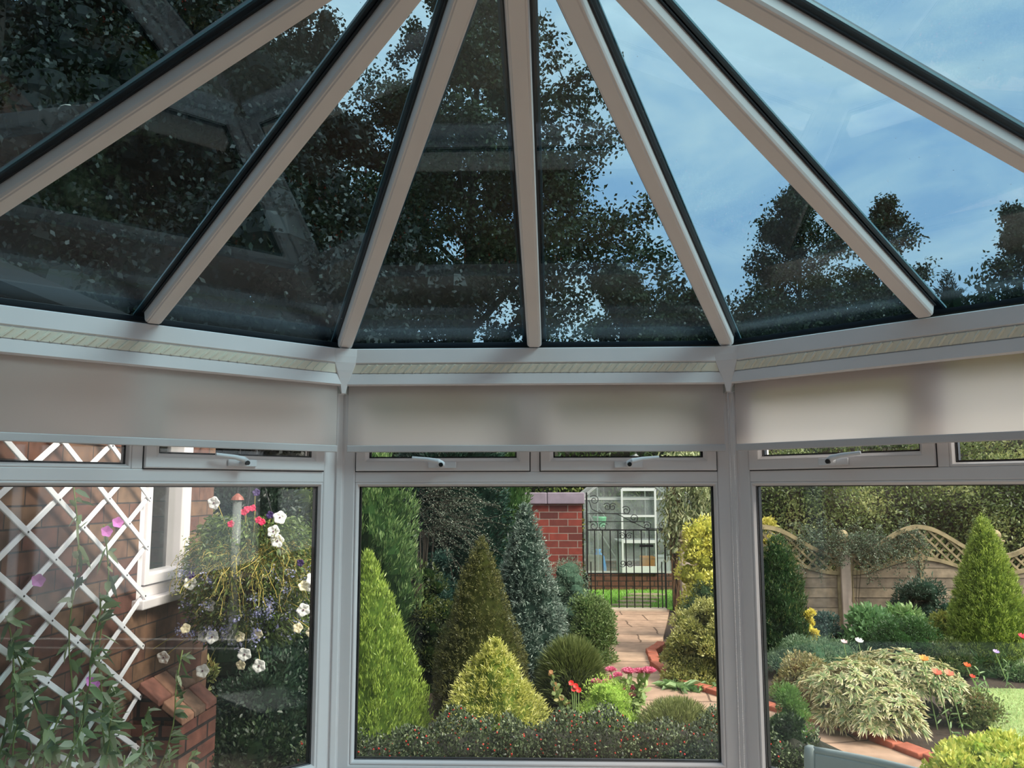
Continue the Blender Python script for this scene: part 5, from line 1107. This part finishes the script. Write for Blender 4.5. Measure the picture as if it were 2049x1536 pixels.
bank('far_hedge', 'hedge behind the greenhouse', -5, 6.5, 15.8, 3.5, 1.5, 20000, ['#1c3416', '#3c5c28', '#6a8444'], .11, .05)
bank('side_hedge', 'dark hedge behind the garden wall', -6, .3, 10.9, 3.2, 1.5, 16000, ['#0f1f12', '#1f3a22', '#3c5c38'], .10, .05)
bank('low_ivy', 'ivy spilling over the top of the brick wall coping', -.6, .62, 8.95, 1.72, .25, 1500, ['#3c5c20', '#7c9438', '#b0b450'], .05, .03, 'ivy')
# ---- trees
def tree(name, label, base, H, R, nlimb, nleaf, cols, L, W, tr=.16, h0=.15, lean=(0, 0), shape=lambda t: (1-t)**.7*min(1, .45+t*3), sub=7, upb=.8, spread=.35, wood=BARK, seed=0, blob=0, limb_only=None, trans=.2):
    g = np.random.default_rng(seed+5); root = thing(name, label, 'tree', base); base = np.array(base, float); mb = MB(); tips = []; pts = []
    m_ = 14
    for i in range(m_+1):
        f = i/m_; pts.append(base+np.array([lean[0]*f+.02*H*math.sin(f*5+seed)*f*.4, lean[1]*f, H*f*.96]))
    mb.tube(pts, [tr*(1-.93*i/m_)+.01 for i in range(m_+1)], 9)
    for i in range(nlimb):
        t = h0+(1-h0)*((i+.5)/nlimb)**.9; k = min(m_-1, int(t*m_)); p = pts[k]*(1-(t*m_-k))+pts[k+1]*(t*m_-k); a = i*2.4+g.uniform(-.4, .4)
        ln = R*shape((t-h0)/(1-h0))*g.uniform(.75, 1.15); d = np.array([math.cos(a), math.sin(a), upb*g.uniform(.5, 1.2)]); q = [p]; n_ = 6; d = d/np.linalg.norm(d)
        for j in range(n_): d = d+g.normal(size=3)*.13+np.array([0, 0, .05]); d /= np.linalg.norm(d); q.append(q[-1]+d*ln/n_)
        r0 = tr*(1-t*.85)*.5; mb.tube(q, [r0*(1-.9*j/n_)+.006 for j in range(n_+1)], 6, cap=False)
        for j in range(sub):
            f = g.uniform(.25, 1); kk = min(n_-1, int(f*n_)); s0 = q[kk]*(1-(f*n_-kk))+q[kk+1]*(f*n_-kk); d2 = unit(g.normal(size=3)+np.array([0, 0, .35])+d*.6); l2 = ln*g.uniform(.2, .42)
            s1 = s0+d2*l2*.55+g.normal(size=3)*.03; s2 = s0+d2*l2; mb.tube([s0, s1, s2], [r0*.35+.004, .008, .004], 4, cap=False); tips.append((s1, l2)); tips.append((s2, l2)); 
        tips.append((q[-1], ln*.3)); tips.append((q[-2], ln*.3))
    mb.build('trunk_and_branches', wood, root); C = np.array([t_[0] for t_ in tips]); Rr = np.array([max(.22, t_[1]*spread) for t_ in tips])
    wgt = Rr**1.5; k = g.choice(len(C), nleaf, p=wgt/wgt.sum()); P = C[k]+g.normal(size=(nleaf, 3))*Rr[k][:, None]*np.array([1, 1, .8])*.62; lv = LV()
    lv.add(P, g.normal(size=(nleaf, 3))+np.array([0, 0, -.3]), L*(.6+.8*g.random(nleaf)), W, None); 
    lv.build('foliage', leafmat('leaf_'+cols[0][1:]+cols[-1][1:], cols, trans), root)
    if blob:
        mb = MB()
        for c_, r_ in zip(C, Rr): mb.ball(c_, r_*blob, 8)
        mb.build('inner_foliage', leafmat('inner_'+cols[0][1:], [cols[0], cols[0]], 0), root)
    return root
TC = ['#16240c', '#2a3a16', '#3c4c1e']; TD = ['#080f04', '#101c08', '#1c2a12']
b = at(905, 14.6); tree('poplar_tree', 'tall airy tree with a straight trunk seen through the middle roof panes', b, 13.6, 4.4, 34, 120000, TC, .10, .065, .21, .13, (.7, 0), shape=lambda t: (1-t)**.55*min(1, .55+t*2.5), upb=.75, spread=.27, sub=11, seed=1)
b = at(700, 12.5); tree('broadleaf_tree', 'dense dark tree filling the view left of the tall airy tree', (b[0]-1.1, 12.5, 0), 13.5, 3.9, 30, 105000, TD, .10, .065, .26, .08, (-1, 0), upb=.6, spread=.5, seed=2, blob=.62)
tree('broadleaf_tree', 'dense dark tree at the far left, branches spreading over the roof', (-6.8, 6.5, 0), 9.5, 4.3, 30, 112000, TD, .075, .05, .24, .06, (0, 0), upb=.6, spread=.55, seed=3, blob=.62)
tree('broadleaf_tree', 'second dense dark tree close behind the brick building at left', (-4.2, 7.0, 0), 8.6, 3.2, 28, 105000, TD, .075, .05, .2, .06, (0, 0), upb=.6, spread=.55, seed=4, blob=.62)
b = at(1250, 22); tree('hedgerow_tree', 'rounded hedgerow tree right of the tall airy tree, low on the skyline', b, 8.6, 3.4, 20, 32000, TC, .12, .08, .15, .12, upb=.7, seed=5, spread=.36, sub=10)
b = at(1400, 24); tree('hedgerow_tree', 'low hedgerow tree behind the hip bar right of centre', b, 8.2, 3.2, 20, 30000, TC, .12, .08, .15, .1, upb=.7, seed=6, spread=.36, sub=10)
b = at(1590, 20); tree('birch_tree', 'small feathery tree on the skyline behind the right roof pane', b, 10.6, 3.3, 30, 34000, TC, .10, .06, .13, .2, (.6, 0), upb=1.0, seed=7, spread=.22, sub=12)
b = at(1790, 21); tree('birch_tree', 'pointed feathery tree right of the small feathery tree', b, 10.3, 2.3, 24, 20000, TC, .10, .06, .12, .25, (.2, 0), upb=1.1, seed=8, spread=.22, sub=12)
b = at(1925, 24); conifer('far_conifer', 'pair of spiky conifers low on the skyline at the right', 'tree', b, 8.6, 2.2, 1.6, ['#10200c', '#1e3216'], 20000, .13, .03, 'cone', up=.9, out=1.0, amp=.3, spray=14)
b = at(1500, 25); tree('hedgerow_tree', 'low dark tree on the skyline left of the small feathery tree', b, 7.4, 3.2, 16, 12000, TC, .2, .13, .15, .1, upb=.6, seed=9, spread=.36, sub=10)
b = at(1700, 26); tree('hedgerow_tree', 'low dark tree on the skyline between the two feathery trees', b, 8.0, 3.6, 18, 14000, TC, .2, .13, .15, .1, upb=.6, seed=10, spread=.36, sub=10)
b = at(2075, 19); tree('birch_tree', 'slim tree cut by the right edge of the picture', b, 9.4, 1.8, 18, 16000, TC, .10, .065, .12, .15, upb=1.2, seed=12, spread=.22, sub=12)
tree('broadleaf_tree', 'dark tree filling the gap between the two dense trees at left', (-7.5, 10.5, 0), 12.5, 4.6, 30, 90000, TD, .10, .065, .24, .1, (0, 0), upb=.6, spread=.55, seed=21, blob=.62)
bank('treeline', 'dark tree line below the skyline at the right', 2.8, 28, 26, 8.0, 3, 70000, ['#121f0a', '#22341a', '#34482a'], .20, .11, 'tree line')

# a dead leaf lying on the roof glass
f0_, a0_ = (feet[0], AP); nrm_ = unit(np.cross(RIDGE(-2.45)-feet[0], AP-feet[0])); nrm_ = nrm_*(1 if nrm_[2] > 0 else -1)
d_ = ray(130, 216); t_ = np.dot(feet[0]+nrm_*.053-CAM, nrm_)/np.dot(d_, nrm_); lp_ = CAM+d_*t_
dl_ = thing('fallen_leaf', 'small pale dead leaf lying on the roof glass at the upper left', 'leaf', lp_)
e1 = unit(np.cross(nrm_, [0, 1., 0])); e2 = np.cross(nrm_, e1); mb = MB()
q_ = [(-.5, 0), (-.25, .35), (.1, .42), (.3, .2), (.55, .05), (.3, -.25), (-.1, -.4), (-.35, -.3)]
mb.hexa([lp_+(e1*x+e2*y)*.03 for x, y in q_], [lp_+(e1*x+e2*y)*.028+nrm_*(.002+.01*x*x) for x, y in q_]); mb.build('blade', plain('dead_leaf', '#b8aca0', .8, var=.3, scale=60), dl_)
MB().tube([lp_-e1*.014, lp_-e1*.03+nrm_*.004], .0012, 4).build('stalk', plain('dead_stalk', '#6a5a4a', .8), dl_)
